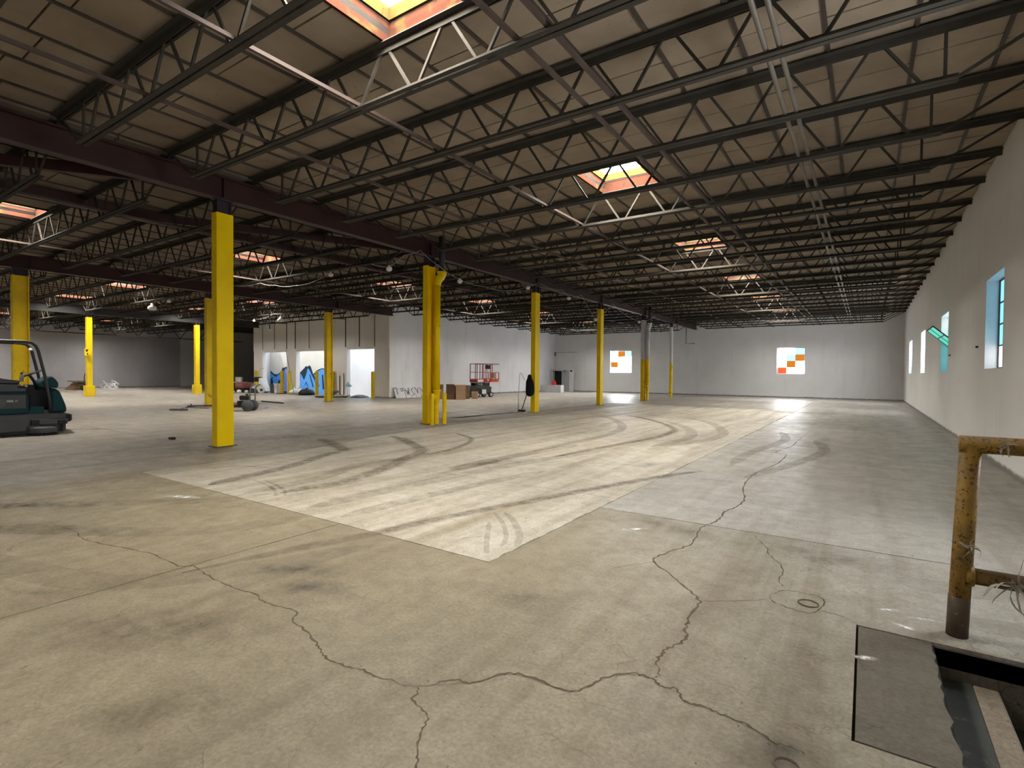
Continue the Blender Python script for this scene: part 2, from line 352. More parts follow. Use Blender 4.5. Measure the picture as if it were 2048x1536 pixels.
for a, b2 in ((YF, -3), (-3, 5.4), (5.4, 13.8), (13.8, YD), (YD, 31.5), (31.5, YB)):
    for x0, x1 in ((-17.5, -11.85), (XD, -17.5)):
        if b2 > 13.8 and x1 > -12: x1 = -11.5
        rslab(x0, x1, a, b2, 'floor_far' if a < 31 else 'floor_glare')
    if b2 <= YD:
        for x0, x1 in ((-30, XD), (-36.6, -30), (XL, -36.6)): rslab(x0, x1, a, b2, 'floor_far')
rslab(XL, -38.0, YD, 34, 'floor_far')

CR = dict(
A=[(-6.893,1.799),(-6.606,1.783),(-6.226,1.813),(-5.923,1.775),(-5.679,1.8),(-5.359,1.869),(-5.108,1.93),(-4.819,1.956),(-4.458,1.953),(-4.371,2.015),(-4.132,1.99),(-3.855,1.975),(-3.645,1.986),(-3.466,2.007),(-3.325,1.973),(-3.14,1.993),(-2.993,2.006),(-2.936,1.932),(-2.76,1.896),(-2.565,1.838),(-2.47,1.803),(-2.384,1.776),(-2.239,1.78),(-2.133,1.812),(-2.042,1.806),(-1.95,1.831),(-1.851,1.834),(-1.807,1.865)],
B=[(-1.807,1.865),(-1.751,1.922),(-1.704,2.006),(-1.612,2.038),(-1.561,2.121),(-1.509,2.201),(-1.44,2.241),(-1.316,2.253),(-1.2,2.25),(-1.147,2.273),(-1.1,2.371),(-1.078,2.463),(-0.987,2.569),(-0.911,2.595),(-0.869,2.585),(-0.808,2.557),(-0.754,2.57),(-0.703,2.518),(-0.656,2.496),(-0.585,2.506),(-0.519,2.495),(-0.45,2.494),(-0.369,2.474),(-0.3,2.433),(-0.218,2.437),(-0.175,2.422)],
C=[(-1.807,1.865),(-1.766,1.83),(-1.744,1.776),(-1.63,1.742),(-1.591,1.707),(-1.548,1.622),(-1.477,1.527),(-1.429,1.477),(-1.36,1.36)],
Dd=[(-0.869,2.585),(-0.852,2.636),(-0.885,2.711),(-0.913,2.832),(-0.898,2.937),(-0.851,3.058),(-0.879,3.219),(-0.902,3.366),(-0.909,3.619),(-0.932,3.694),(-1.039,3.828),(-1.197,4.0),(-1.421,4.223),(-1.424,4.457),(-1.334,4.707),(-1.304,4.927),(-1.359,5.453),(-1.312,5.678),(-1.282,5.903),(-1.305,6.255),(-1.244,6.57),(-1.235,7.054),(-1.38,7.8),(-1.44,8.633),(-1.393,9.324),(-1.273,10.282),(-1.277,11.451),(-1.49,11.735),(-1.331,13.036),(-1.325,14.92),(-1.251,17.765)],
E=[(-0.918,3.675),(-0.818,3.74),(-0.654,3.866),(-0.533,3.975)],
F=[(-0.881,5.529),(-0.781,5.301),(-0.714,5.173),(-0.668,4.973),(-0.573,4.804),(-0.513,4.612),(-0.524,4.406),(-0.467,4.263)],
Rr=[(-0.54,4.057),(-0.469,4.199),(-0.38,4.231),(-0.244,4.222),(-0.211,4.117),(-0.242,3.948),(-0.305,3.891),(-0.436,3.917),(-0.515,3.973),(-0.54,4.057)],
Gg=[(-0.228,3.984),(-0.105,3.968),(-0.014,3.893)], I=[(-1.64,3.908),(-1.531,4.083),(-1.421,4.223)], P=[(-3.107,3.626),(-3.083,3.806),(-2.949,3.969)])
WID = dict(A=.011, B=.012, C=.009, Dd=.016, E=.006, F=.009, Rr=.009, Gg=.006, I=.005, P=.006)
def ribbon(pts, wd, z, jit=0, sub=6, taper=True):
    P = [Vector((x, y, 0)) for x, y in pts]; out = []
    for i in range(len(P) - 1):
        p0, p1, p2, p3 = P[max(i - 1, 0)], P[i], P[i + 1], P[min(i + 2, len(P) - 1)]
        for k in range(sub):
            t = k / sub
            out.append(.5 * ((2 * p1) + (p2 - p0) * t + (2 * p0 - 5 * p1 + 4 * p2 - p3) * t * t + (3 * p1 - p0 - 3 * p2 + p3) * t ** 3))
    out.append(P[-1]); n = len(out); vs = []; fs = []
    for i, p in enumerate(out):
        d = (out[min(i + 1, n - 1)] - out[max(i - 1, 0)]); d = d.normalized() if d.length else Vector((1, 0, 0))
        nn = Vector((-d.y, d.x, 0)); e = min(1, min(i, n - 1 - i) / (n * .12) + .15) if taper else 1
        h = wd / 2 * e * (random.uniform(.45, 1.4) if jit and wd < .03 else 1)
        p = p + nn * random.uniform(-jit, jit)
        vs += [(p.x - nn.x * h, p.y - nn.y * h, z), (p.x + nn.x * h, p.y + nn.y * h, z)]
        if i: fs.append((2 * i - 2, 2 * i, 2 * i + 1, 2 * i - 1))
    return MB().add(vs, [tuple(reversed(f)) for f in fs])
for k, p in CR.items():
    ribbon(p, WID[k] * 1.1, .0022, WID[k] * .75, 5).obj('crack', MT['crack'], floor)
TM = [
 ([(-7.321,3.577),(-7.456,4.028),(-7.616,4.687),(-7.902,5.394),(-8.279,6.108),(-8.45,6.6)], .30, 'tire'), ([(-8.40,6.66),(-8.823,6.892),(-9.761,7.313),(-10.341,7.511)], .34, 'tire'),
 ([(-6.135,3.855),(-6.106,4.3),(-6.058,4.684),(-6.212,5.36),(-6.512,6.082),(-6.861,6.759),(-7.078,7.359),(-7.394,7.728),(-7.862,8.041),(-8.88,8.652),(-9.509,8.877)], .34, 'tire'),
 ([(-6.846,7.196),(-6.886,7.99),(-7.13,8.749),(-7.464,9.42),(-7.83,9.826),(-8.695,10.312)], .16, 'tire'),
 ([(-4.3,1.9),(-4.1,2.7),(-3.891,3.378),(-3.812,3.759),(-3.685,4.283),(-3.494,4.958),(-3.374,5.268),(-3.109,6.186),(-2.762,7.238),(-2.413,8.181),(-2.148,8.662)], .20, 'tire'),
 ([(-5.467,8.854),(-5.451,10.817),(-5.443,12.671),(-5.847,14.397),(-6.615,15.976),(-7.626,17.409),(-8.388,17.818)], .26, 'tire_soft'),
 ([(-4.78,8.383),(-4.572,10.36),(-4.278,12.377),(-4.293,13.848),(-4.479,14.858),(-5.093,16.052),(-6.224,17.61),(-7.651,19.004)], .24, 'tire'),
 ([(-3.787,10.964),(-3.584,12.697),(-3.765,13.999),(-4.355,15.599),(-5.496,17.317)], .3, 'tire_soft'),
 ([(-3.515,11.352),(-3.087,13.084),(-3.105,14.52),(-3.412,15.713),(-4.158,17.585),(-5.389,19.282)], .28, 'tire_soft'),
 ([(-3.293,4.767),(-3.011,4.528),(-2.696,4.151),(-2.56,3.878)], .07, 'tire_soft'), ([(-3.40,4.70),(-3.12,4.46),(-2.80,4.08),(-2.66,3.80)], .05, 'tire_soft'), ([(-3.219,4.378),(-2.852,3.84),(-2.66,3.581)], .05, 'tire_soft'),
 ([(-7.177,4.106),(-6.756,4.051),(-6.332,3.917),(-6.02,3.743)], .05, 'tire'), ([(-7.1,4.2),(-6.70,4.13),(-6.27,4.0),(-5.95,3.82)], .05, 'tire'),
 ([(-8.587,4.196),(-8.342,4.626),(-7.752,4.82)], .08, 'tire_soft'), ([(-6.488,3.597),(-6.543,4.704),(-7.005,5.887),(-6.838,6.736)], .28, 'tire_soft'),
 ([(-5.424,6.319),(-5.45,7.876),(-5.169,10.259)], .34, 'tire_soft'), ([(-5.2,3.6),(-5.15,5.2),(-4.9,7.5),(-4.4,10.0)], .3, 'tire_soft'), ([(-4.6,3.6),(-4.5,5.2),(-4.2,7.2)], .22, 'tire_soft'),
 ([(-8.6,-.6),(-6.4,.9),(-4.41,1.6),(-3.6,3.2)], .3, 'tire_faint'), ([(-9.0,.2),(-7.0,1.4),(-5.4,2.4),(-4.9,3.4)], .3, 'tire_faint'), ([(-9.0,.9),(-7.8,1.9),(-6.6,3.0),(-6.2,3.4)], .26, 'tire_faint'),
 ([(-1.5,8.5),(-1.0,10.5),(-.7,12.6),(-1.0,14.5)], .22, 'tire_soft'), ([(-1.9,9.6),(-1.9,11.4),(-1.6,14.0),(-1.9,16.0)], .22, 'tire_soft'), ([(.2,4.9),(.9,5.1),(1.6,6.0)], .3, 'tire_faint'), ([(.5,4.3),(1.1,4.5),(1.8,5.2)], .25, 'tire_faint')]
for i, (p, wd, m) in enumerate(TM):
    ribbon(p, wd, .0010 + .00004 * i, wd * .006, 8).obj('tire_mark', MT['tire_soft' if m == 'tire' else m], floor)
    if m == 'tire' and wd > .1: ribbon(p, wd * .62, .0020 + .00001 * i, wd * .01, 8).obj('tire_mark', MT['tire'], floor)
def stain(x, y, rx, ry, rot, m, z=.003):
    o = MB().add([(math.cos(t * math.pi / 12), math.sin(t * math.pi / 12), 0) for t in range(24)], [tuple(range(24))]).obj('stain', MT[m], floor)
    o.location = (x, y, z); o.scale = (rx, ry, 1); o.rotation_euler = (0, 0, rot)
for i, s in enumerate([(-3.64,2.44,.42,.16,.5,'stain'),(-3.27,2.29,.36,.14,.5,'stain'),(-4.7,1.17,.28,.10,.6,'stain_brown'),(-3.5,1.38,.9,.3,.6,'stain_brown'),(-7.85,1.88,.9,.25,.5,'stain'),(-8.3,1.5,.7,.2,.5,'stain'),
    (-.26,2.36,.26,.17,.4,'stain'),(-1.65,5.3,.6,.25,-.3,'stain_brown'),(-3.04,8.74,.5,.25,1.2,'stain'),(-5.3,7.35,.8,.3,1.2,'stain'),(-11.2,7.4,1.0,.5,1.3,'stain'),(-10.6,13.2,1.4,.5,1.3,'stain'),(-10.7,5.0,1.0,.6,.4,'stain'),
    (-6.6,1.6,1.2,.3,.5,'stain_brown'),(-1.95,3.0,.35,.2,.3,'stain_brown'),(-2.6,1.1,.5,.2,.6,'stain_brown'),(-2.0,25.0,1.5,.7,0,'stain'),(-.3,5.2,.7,.3,0,'stain_brown'),(-16.6,5.2,1.3,.35,.75,'stain'),
    (.15,4.25,.09,.03,.5,'scuff'),(.22,4.02,.07,.03,-.4,'scuff'),(.33,4.22,.10,.02,.2,'scuff'),(.02,3.45,.07,.03,.4,'scuff'),(-1.9,5.0,.2,.05,.8,'scuff'),(-6.9,3.05,.3,.08,.4,'scuff')]):
    stain(*s, z=.003 + .00003 * i)
for sx, sy, sr in ((-.30, 4.06, .06), (-.235, 2.31, .045)):
    MB().tube([(sr * math.cos(t * math.pi / 14), sr * math.sin(t * math.pi / 14), .001) for t in range(29)], .005, 6).obj('floor_socket', MT['crack'], floor).location = (sx, sy, .0015)

# stair pit at the right
PXE = XR - .004
stp = thing('stair_pit', (PX0, PY0, 0), 'dark concrete stair well sunk into the floor beside the right wall', 'stairs')
MB().box(-.0, PXE - PX0, PY1 - PY0, PY1 - PY0 + .1, -1.3, -.021).obj('side_wall', MT['pit'], stp)
MB().box(-.0, PXE - PX0, -.1, 0, -1.3, -.021).obj('side_wall', MT['pit'], stp)
MB().box(-.1, 0, 0, PY1 - PY0, -1.3, -.021).obj('top_riser', MT['pit'], stp)
MB().box(0, PXE - PX0, 0, PY1 - PY0, -1.35, -1.3).obj('pit_floor', MT['pit'], stp)
for i in range(5):
    z = -.18 * (i + 1); x0 = .28 * i
    st = MB().box(x0, x0 + .17, 0.002, PY1 - PY0 - .002, -1.3, z).obj('stair_step', MT['step'], stp)
    bevel(MB().box(x0 + .17, x0 + .285, 0.002, PY1 - PY0 - .002, z - .17, z + .004).obj('step_nosing', MT['nose'], st), .012)
# ---------------------------------------------------------------- walls
def wall_x(name, x0, x1, y0, y1, z1, holes_, mat, z0=-.02):   # wall along y, thickness x0..x1
    m = MB(); ys = y0
    for (a, b2, za, zb) in sorted(holes_):
        m.box(x0, x1, ys, a, z0, z1); m.box(x0, x1, a, b2, z0, za) if za > z0 else None; m.box(x0, x1, a, b2, zb, z1); ys = b2
    m.box(x0, x1, ys, y1, z0, z1); return tag(m.obj(name, MT[mat]), kind='structure')
def wall_y(name, y0, y1, x0, x1, z1, holes_, mat, z0=-.02):
    m = MB(); xs = x0
    for (a, b2, za, zb) in sorted(holes_):
        m.box(xs, a, y0, y1, z0, z1); m.box(a, b2, y0, y1, z0, za) if za > z0 else None; m.box(a, b2, y0, y1, zb, z1); xs = b2
    m.box(xs, x1, y0, y1, z0, z1); return tag(m.obj(name, MT[mat]), kind='structure')
RW = [(-2.62, -.95), (4.78, 6.45), (12.2, 13.87), (19.58, 21.4), (26.9, 28.75), (34.3, 36.4)]
wall_x('wall_right', XR, XR + .35, YF, YB + .3, 5.75, [(a, b2, 1.70, 3.45) for a, b2 in RW], 'wall_r', -1.4)
BWN = [(-17.94, -16.07), (-5.30, -3.54)]
wall_y('wall_back', YB, YB + .3, XD - .3, XR, 5.75, [(a, b2, 1.63, 3.5) for a, b2 in BWN], 'wall_b')
wall_x('wall_dock_side', XD - .3, XD, YD + .3, YB, 5.7, [], 'wall_s', -1.3)
DOORS = [(-36.6, -33.6, 2.9), (-32.54, -29.2, 2.92), (-27.23, -24.65, 2.95)]
wd = wall_y('wall_dock_front', YD, YD + .3, XDL, XD, 5.6, [(a, b2, 0, z) for a, b2, z in DOORS], 'wall_d', 0.0)
MB().box(XDL, XD, YD, YD + .3, -1.3, -.005).obj('dock_edge', MT['wall_d'], wd)
# infill boards above each opening, with open joints between them
for a, b2, z in DOORS:
    n = 2; L = (b2 - a) / n
    MB().box(a - .03, b2 + .03, YD - .035, YD, z, z + .16).obj('lintel', MT['wall_d'], wd)
    for i in range(n):
        MB().box(a + i * L + .03, a + (i + 1) * L - .03, YD - .03, YD, z + .20, 4.95).obj('infill_panel', MT['wall_d'], wd)
for x0, x1 in ((XDL, -36.66), (-33.54, -32.6), (-29.14, -27.29), (-24.59, XD)):
    MB().box(x0, x1, YD - .03, YD, 3.0, 4.95).obj('infill_panel', MT['wall_d'], wd)
for x in (-36.55, -35.04, -33.60, -32.60, -31.03, -29.15, -27.30, -26.0, -24.60):
    MB().box(x - .03, x + .03, YD - .036, YD - .001, 3.1, 4.98).obj('panel_joint', MT['mullion'], wd)
# angled end wall of the dock court
m = MB(); m.add([(XDL, YD, -1.3), (XDL + .3, YD + .25, -1.3), (-41.7, 25.6, -1.3), (-42.1, 25.2, -1.3), (XDL, YD, 5.5), (XDL + .3, YD + .25, 5.5), (-41.7, 25.6, 5.5), (-42.1, 25.2, 5.5)],
    [(0, 1, 2, 3), (4, 7, 6, 5), (0, 4, 5, 1), (1, 5, 6, 2), (2, 6, 7, 3), (3, 7, 4, 0)]); tag(m.obj('wall_dock_end', MT['wall_dark']), kind='structure')
wall_x('wall_corridor', -42.1, -41.8, 25.4, 34, 5.5, [], 'wall_dark')
wall_y('wall_corridor_end', 34, 34.3, XL, -41.8, 5.5, [], 'wall_dark')
wall_x('wall_left', XL - .3, XL, YF, 23.8, 5.5, [], 'wall_l'); wall_x('wall_left_far', XL - .3, XL, 23.8, 34.3, 5.5, [], 'wall_dark')
wall_y('wall_front', YF - .3, YF, XL - .3, XR + .35, 5.75, [], 'wall_r')
# outside the dock: yard ground and neighbouring wall
tag(MB().box(-42, XD - .3, YD + .3, 26.5, -1.4, -1.3).obj('ground_dock_yard', MT['floor_far']), kind='structure')
wo = wall_y('wall_outside', 25, 25.3, -41.9, -31.0, 3.7, [], 'wall_out', -1.3)
MB().box(-31.0, XD - .3, 25, 25.3, -1.3, 3.7).obj('white_bay', MT['wall_out_white'], wo)
def flat(poly, y, mat): MB().prism_y(poly, y, 25.0).obj('graffiti', MT[mat], wo)
flat([(-41.44,1.43),(-41.2,1.56),(-40.93,1.55),(-40.48,1.31),(-40.03,1.28),(-39.49,1.48),(-39.32,1.83),(-39.0,1.83),(-38.79,1.92),(-38.5,1.7),(-38.4,-.35),(-41.44,-.43),(-41.04,.24),(-41.38,.72)], 24.992, 'gnavy')
flat([(-41.27,1.34),(-41.1,1.42),(-40.93,1.37),(-40.45,1.15),(-40.03,1.06),(-39.81,.9),(-39.95,.62),(-40.03,.42),(-40.48,.09),(-40.98,.07),(-40.7,.4),(-40.59,.63),(-40.75,.95),(-40.5,1.0),(-40.82,1.02),(-41.0,.85),(-41.21,.88)], 24.985, 'gblue')
flat([(-40.09,1.15),(-39.49,1.38),(-39.49,.71),(-39.81,.87)], 24.985, 'gblue'); flat([(-40.3,.0),(-39.7,.45),(-39.3,.5),(-39.3,-.3),(-40.5,-.3)], 24.985, 'gviolet')
flat([(-39.05,1.61),(-38.79,1.8),(-38.6,1.5),(-38.6,-.03),(-39.16,-.04)], 24.985, 'gviolet')
flat([(-36.95,1.46),(-36.6,1.68),(-36.36,1.83),(-36.2,1.97),(-35.96,1.9),(-35.85,2.02),(-35.6,1.95),(-35.27,1.32),(-34.93,1.59),(-34.6,1.7),(-34.22,1.8),(-33.3,1.7),(-33.2,-.3),(-36.96,-.3)], 24.992, 'gnavy')
flat([(-36.86,1.37),(-36.55,1.0),(-36.41,.86),(-36.1,1.4),(-35.96,1.80),(-35.71,1.62),(-35.4,1.2),(-35.17,.96),(-34.93,.52),(-34.93,-.28),(-35.56,-.28),(-35.9,.4),(-36.16,.77),(-36.4,.4),(-36.81,-.2),(-36.93,.63)], 24.985, 'gblue')
flat([(-35.18,1.26),(-34.6,1.6),(-34.22,1.74),(-33.5,1.6),(-33.4,-.28),(-34.79,-.28),(-34.5,.5)], 24.985, 'gblue')
flat([(-36.45,.30),(-36.16,.62),(-35.75,.05),(-35.9,-.28),(-36.7,-.28)], 24.985, 'gblue')
flat([(-35.75,1.3),(-35.62,1.28),(-35.2,.4),(-35.3,.3)], 24.980, 'gnavy'); flat([(-34.95,1.1),(-34.8,1.15),(-34.6,.3),(-34.75,.2)], 24.980, 'gnavy'); flat([(-34.2,1.3),(-34.05,1.3),(-33.9,.2),(-34.1,.2)], 24.980, 'gnavy')

# ---------------------------------------------------------------- windows
for n, (a, b2) in zip((0, 1, 2, 3, 6, 7), RW[2:] + RW[:2]):
    y0, y1, z0, z1 = a, b2, 1.70, 3.45
    wn = tag(MB().box(XR + .19, XR + .24, y0, y0 + .04, z0, z1).box(XR + .19, XR + .24, y1 - .04, y1, z0, z1).box(XR + .19, XR + .24, y0, y1, z1 - .045, z1).box(XR + .19, XR + .24, y0, y1, z0, z0 + .045)
             .obj('window_%d' % (n + 1), MT['mullion']), kind='structure')
    for rn, bx in (('reveal_top', (XR + .002, XR + .19, y0, y1, z1 - .012, z1)), ('reveal_sill', (XR + .002, XR + .19, y0, y1, z0, z0 + .012)), ('reveal_far', (XR + .002, XR + .19, y1 - .012, y1, z0, z1)), ('reveal_near', (XR + .002, XR + .19, y0, y0 + .012, z0, z1))):
        MB().box(*bx).obj(rn, MT['reveal'], wn)
    nc, nr = 4, 4
    for i in range(nc):
        for k in range(nr):
            ya, yb = y0 + .04 + (y1 - y0 - .08) * i / nc, y0 + .04 + (y1 - y0 - .08) * (i + 1) / nc
            za, zb = z0 + .045 + (z1 - z0 - .09) * k / nr, z0 + .045 + (z1 - z0 - .09) * (k + 1) / nr
            if n == 1 and k == 2: continue        # this row is the tilted-open sash
            gm = {0: ['g_soft', 'g_sky', 'g_sky', 'g_sky'], 1: ['g_cyan', 'g_cyan', 'g_soft', 'g_soft'], 2: ['g_white'] * 4, 3: ['g_cyan', 'g_white', 'g_white', 'g_white']}.get(n, ['g_white'] * 4)[k]
            MB().box(XR + .21, XR + .222, ya, yb, za, zb).obj('window_pane', MT[gm], wn)
    m = MB()
    for i in range(1, nc): m.box(XR + .195, XR + .235, y0 + .04 + (y1 - y0 - .08) * i / nc - .012, y0 + .04 + (y1 - y0 - .08) * i / nc + .012, z0, z1 if n != 1 else z0 + .87)
    m.obj('mullion', MT['mullion'], wn); m = MB()
    for k in range(1, nr): m.box(XR + .195, XR + .235, y0, y1, z0 + .045 + (z1 - z0 - .09) * k / nr - .014, z0 + .045 + (z1 - z0 - .09) * k / nr + .014)
    m.obj('transom', MT['mullion'], wn)
# open hopper sash of the second window
sash = thing('window_sash', (XR + .19, 20.49, 2.50), 'green glazed hopper sash tilted open into the hall from the right wall', 'window sash')
L2 = .84
fr = MB()
ux, uz = -.64 * L2, .62 * L2
def sp(y, t, o=0): return (ux * t + uz * o / L2, y, uz * t - ux * o / L2)
for y in (-.89, 0, .89): fr.bar(sp(y, 0), sp(y, 1), .03, .03, (0, 1, 0))
for t in (0, .5, 1): fr.bar(sp(-.89, t), sp(.89, t), .03, .03)
fr.obj('sash_frame', MT['mullion'], sash)
for i, (ya, yb) in enumerate(((-.87, -.02), (.02, .87))):
    for ta, tb, mm in ((.03, .48, 'g_green'), (.52, .97, 'g_green')):
        MB().add([sp(ya, ta, -.004), sp(yb, ta, -.004), sp(yb, tb, -.004), sp(ya, tb, -.004), sp(ya, ta, .004), sp(yb, ta, .004), sp(yb, tb, .004), sp(ya, tb, .004)],
                 [(0, 3, 2, 1), (4, 5, 6, 7), (0, 1, 5, 4), (1, 2, 6, 5), (2, 3, 7, 6), (3, 0, 4, 7)]).obj('window_pane', MT[mm], sash)
GRID = {0: {(0, 1): 'g_orange', (0, 2): 'g_blue', (2, 0): 'g_orange'}, 1: {(1, 2): 'g_orange', (2, 1): 'g_orange', (3, 0): 'g_red', (1, 1): 'g_blue', (0, 2): 'g_blue'}}
for n, (a, b2) in enumerate(BWN):
    z0, z1 = 1.63, 3.5; yg = YB + .12
    wn = tag(MB().box(a, a + .05, yg, yg + .06, z0, z1).box(b2 - .05, b2, yg, yg + .06, z0, z1).box(a, b2, yg, yg + .06, z1 - .05, z1).box(a, b2, yg, yg + .06, z0, z0 + .05).obj('window_%d' % (n + 5), MT['mull_white']), kind='structure')
    MB().box(a, b2, YB + .002, yg, z0, z0 + .012).obj('reveal_sill', MT['reveal'], wn)
    wj, hj = (b2 - a - .1) / 3, (z1 - z0 - .1) / 4
    for r in range(4):
        for c in range(3):
            gm = GRID[n].get((r, c), 'g_white')
            MB().box(a + .05 + c * wj + .008, a + .05 + (c + 1) * wj - .008, yg + .02, yg + .035, z1 - .05 - (r + 1) * hj + .008, z1 - .05 - r * hj - .008).obj('window_pane', MT[gm], wn)
    m = MB()
    for c in (1, 2): m.box(a + .05 + c * wj - .008, a + .05 + c * wj + .008, yg + .01, yg + .045, z0, z1)
    for r in (1, 2, 3): m.box(a, b2, yg + .01, yg + .045, z1 - .05 - r * hj - .008, z1 - .05 - r * hj + .008)
    m.obj('glazing_bar', MT['mullion'], wn)

# ---------------------------------------------------------------- ceiling: cover, deck panels, tee bars
ceil = MB()
for bi, (x0, x1, dz) in enumerate(BAYS):
    y1 = YB if bi < 2 else YD + .3
    xs = sorted({x0, x1} | {v for h in holes if h[0] == bi for v in (h[1], h[2])}); ys = sorted({YF, y1} | {v for h in holes if h[0] == bi for v in (h[3], h[4])})
    if bi == 1: xs[0] = XD if XD < xs[0] else xs[0]
    for xa, xb in zip(xs, xs[1:]):
        for ya, yb in zip(ys, ys[1:]):
            cx, cyy = (xa + xb) / 2, (ya + yb) / 2
            if any(h[0] == bi and h[1] < cx < h[2] and h[3] < cyy < h[4] for h in holes): continue
            ceil.box(xa, xb, ya, yb, 5.70 + dz, 5.78 + dz)
ceil.prism([(XL, YD), (XDL + .2, YD), (-42.0, 25.6), (-42.0, 34), (XL, 34)], 5.5, 5.58)
ceiling = tag(ceil.obj('ceiling', MT['cover']), kind='structure')
TEE0, TS = -4.90, .885
panels = []; tees = []
for bi, (x0, x1, dz) in enumerate(BAYS):
    y1 = YB if bi < 2 else YD
    n0 = math.floor((x0 - TEE0) / TS); n1 = math.ceil((x1 - TEE0) / TS)
    hx = [(h[1], h[2]) for h in holes if h[0] == bi]; hx = sorted(set(hx))
    for i in range(n0, n1 + 1):
        ta = max(x0, TEE0 + i * TS); tb = min(x1, TEE0 + (i + 1) * TS)
        if tb - ta < .1: continue
        tees.append((ta, dz, bi, y1))
        k = -8
        while True:
            ya = JY0 + k * JS + .72 + (.10 if i % 2 else -.06); yb = ya + JS; k += 1
            if ya > y1: break
            ya, yb = max(ya, YF), min(yb, y1)
            if yb - ya < .1: continue
            segs = [(ta, tb, ya, yb)]
            for h in holes:
                if h[0] != bi: continue
                nx = []
                for (a, b2, c, d) in segs:
                    if a < h[2] and b2 > h[1] and c < h[4] and d > h[3]:
                        if c < h[3] - .05: nx.append((a, b2, c, h[3] - .02))
                        if d > h[4] + .05: nx.append((a, b2, h[4] + .02, d))
                        if a < h[1] - .05: nx.append((a, h[1] - .02, max(c, h[3]), min(d, h[4])))
                        if b2 > h[2] + .05: nx.append((h[2] + .02, b2, max(c, h[3]), min(d, h[4])))
                    else: nx.append((a, b2, c, d))
                segs = nx
            for sg in segs: panels.append((sg, dz, bi))
def near(p):
    (a, b2, c, d) = p[0]; x, y = (a + b2) / 2, (c + d) / 2
    fwd = -x * .559 + y * .829
    return (x * x + y * y) + (1e4 if fwd < .5 else 0)
panels.sort(key=near)
pm_cache = {}
rest, rest_left = MB(), MB()
for i, ((a, b2, c, d), dz, bi) in enumerate(panels):
    jz = random.uniform(-.004, .004); g = .012
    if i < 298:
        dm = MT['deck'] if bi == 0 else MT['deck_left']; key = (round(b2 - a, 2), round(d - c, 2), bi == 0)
        if key not in pm_cache:
            hw, hl = (b2 - a) / 2 - g, (d - c) / 2 - g
            pm_cache[key] = MB().box(-hw, hw, -hl, hl, -.025, .025).mesh('deck_panel', dm)
        link('deck_panel', pm_cache[key], ceiling, ((a + b2) / 2, (c + d) / 2, 5.655 + dz + jz))
    else: (rest if bi == 0 else rest_left).box(a + g, b2 - g, c + g, d - g, 5.63 + dz + jz, 5.68 + dz + jz)
tag(rest.obj('far_deck_panels', MT['deck'], ceiling), kind='stuff'); tag(rest_left.obj('far_deck_panels', MT['deck_left'], ceiling), kind='stuff')
for i, (x, dz, bi, y1) in enumerate(tees):
    cut = [(h[3] - .02, h[4] + .02) for h in holes if h[0] == bi and h[1] - .03 < x < h[2] + .03]
    m = MB(); ys = YF
    for ya, yb in sorted(cut) + [(y1, None)]:
        m.box(x - .022, x + .022, ys, ya, 5.605 + dz, 5.632 + dz); ys = yb
    m.obj('tee_bar', MT['tee'], ceiling)

# ---------------------------------------------------------------- girders, columns
gname = ['the nearest row of yellow columns', 'the middle row of yellow columns', 'the far left row of pedestal columns']
for gi, (gx, zb) in enumerate(((-10.9, 5.0), (-23.1, 4.84), (-37.05, 4.70))):
    y1 = YB if gi == 0 else (YD if gi else YB)
    g = thing('roof_girder', (gx, YF, zb), ('dark red' if gi < 2 else 'dark') + ' steel roof girder carried on ' + gname[gi], 'girder')
    L = y1 - YF
    gm_ = MT['girder'] if gi < 2 else MT['blackm']  # far left girder: shade put into a near-black colour
    MB().box(-.11, .11, 0, L, 0, .03).obj('bottom_flange', gm_, g)
    MB().box(-.11, .11, 0, L, .42, .45).obj('top_flange', gm_, g)
    MB().box(-.012, .012, 0, L, .03, .42).obj('web_plate', gm_, g)
    for k in range(int(L / 6.1)):
        yy = 5.6 - YF - 12.2 + 6.1 * k
        if 0 < yy < L: MB().box(-.10, .10, yy - .01, yy + .01, .03, .42).obj('stiffener', gm_, g)
for n, (p, q, lab) in enumerate((((-15.1, .2, 5.34), (-11.05, 5.5, 5.34), 'dark red steel brace running slantwise under the roof left of the big yellow column'),
                                 ((-15.1, 5.3, 5.34), (-11.05, 13.2, 5.34), 'dark red steel brace slanting to the girder behind the big yellow column'))):
    b = tag(MB().bar(p, q, .12, .20).obj('roof_brace', MT['girder']), lab, 'brace')
tag(MB().box(-15.35, -15.05, YF, YD, 5.31, 5.50).obj('roof_beam', MT['girder']), 'dark red roof beam parallel to the girder beside the second row of skylights', 'beam')

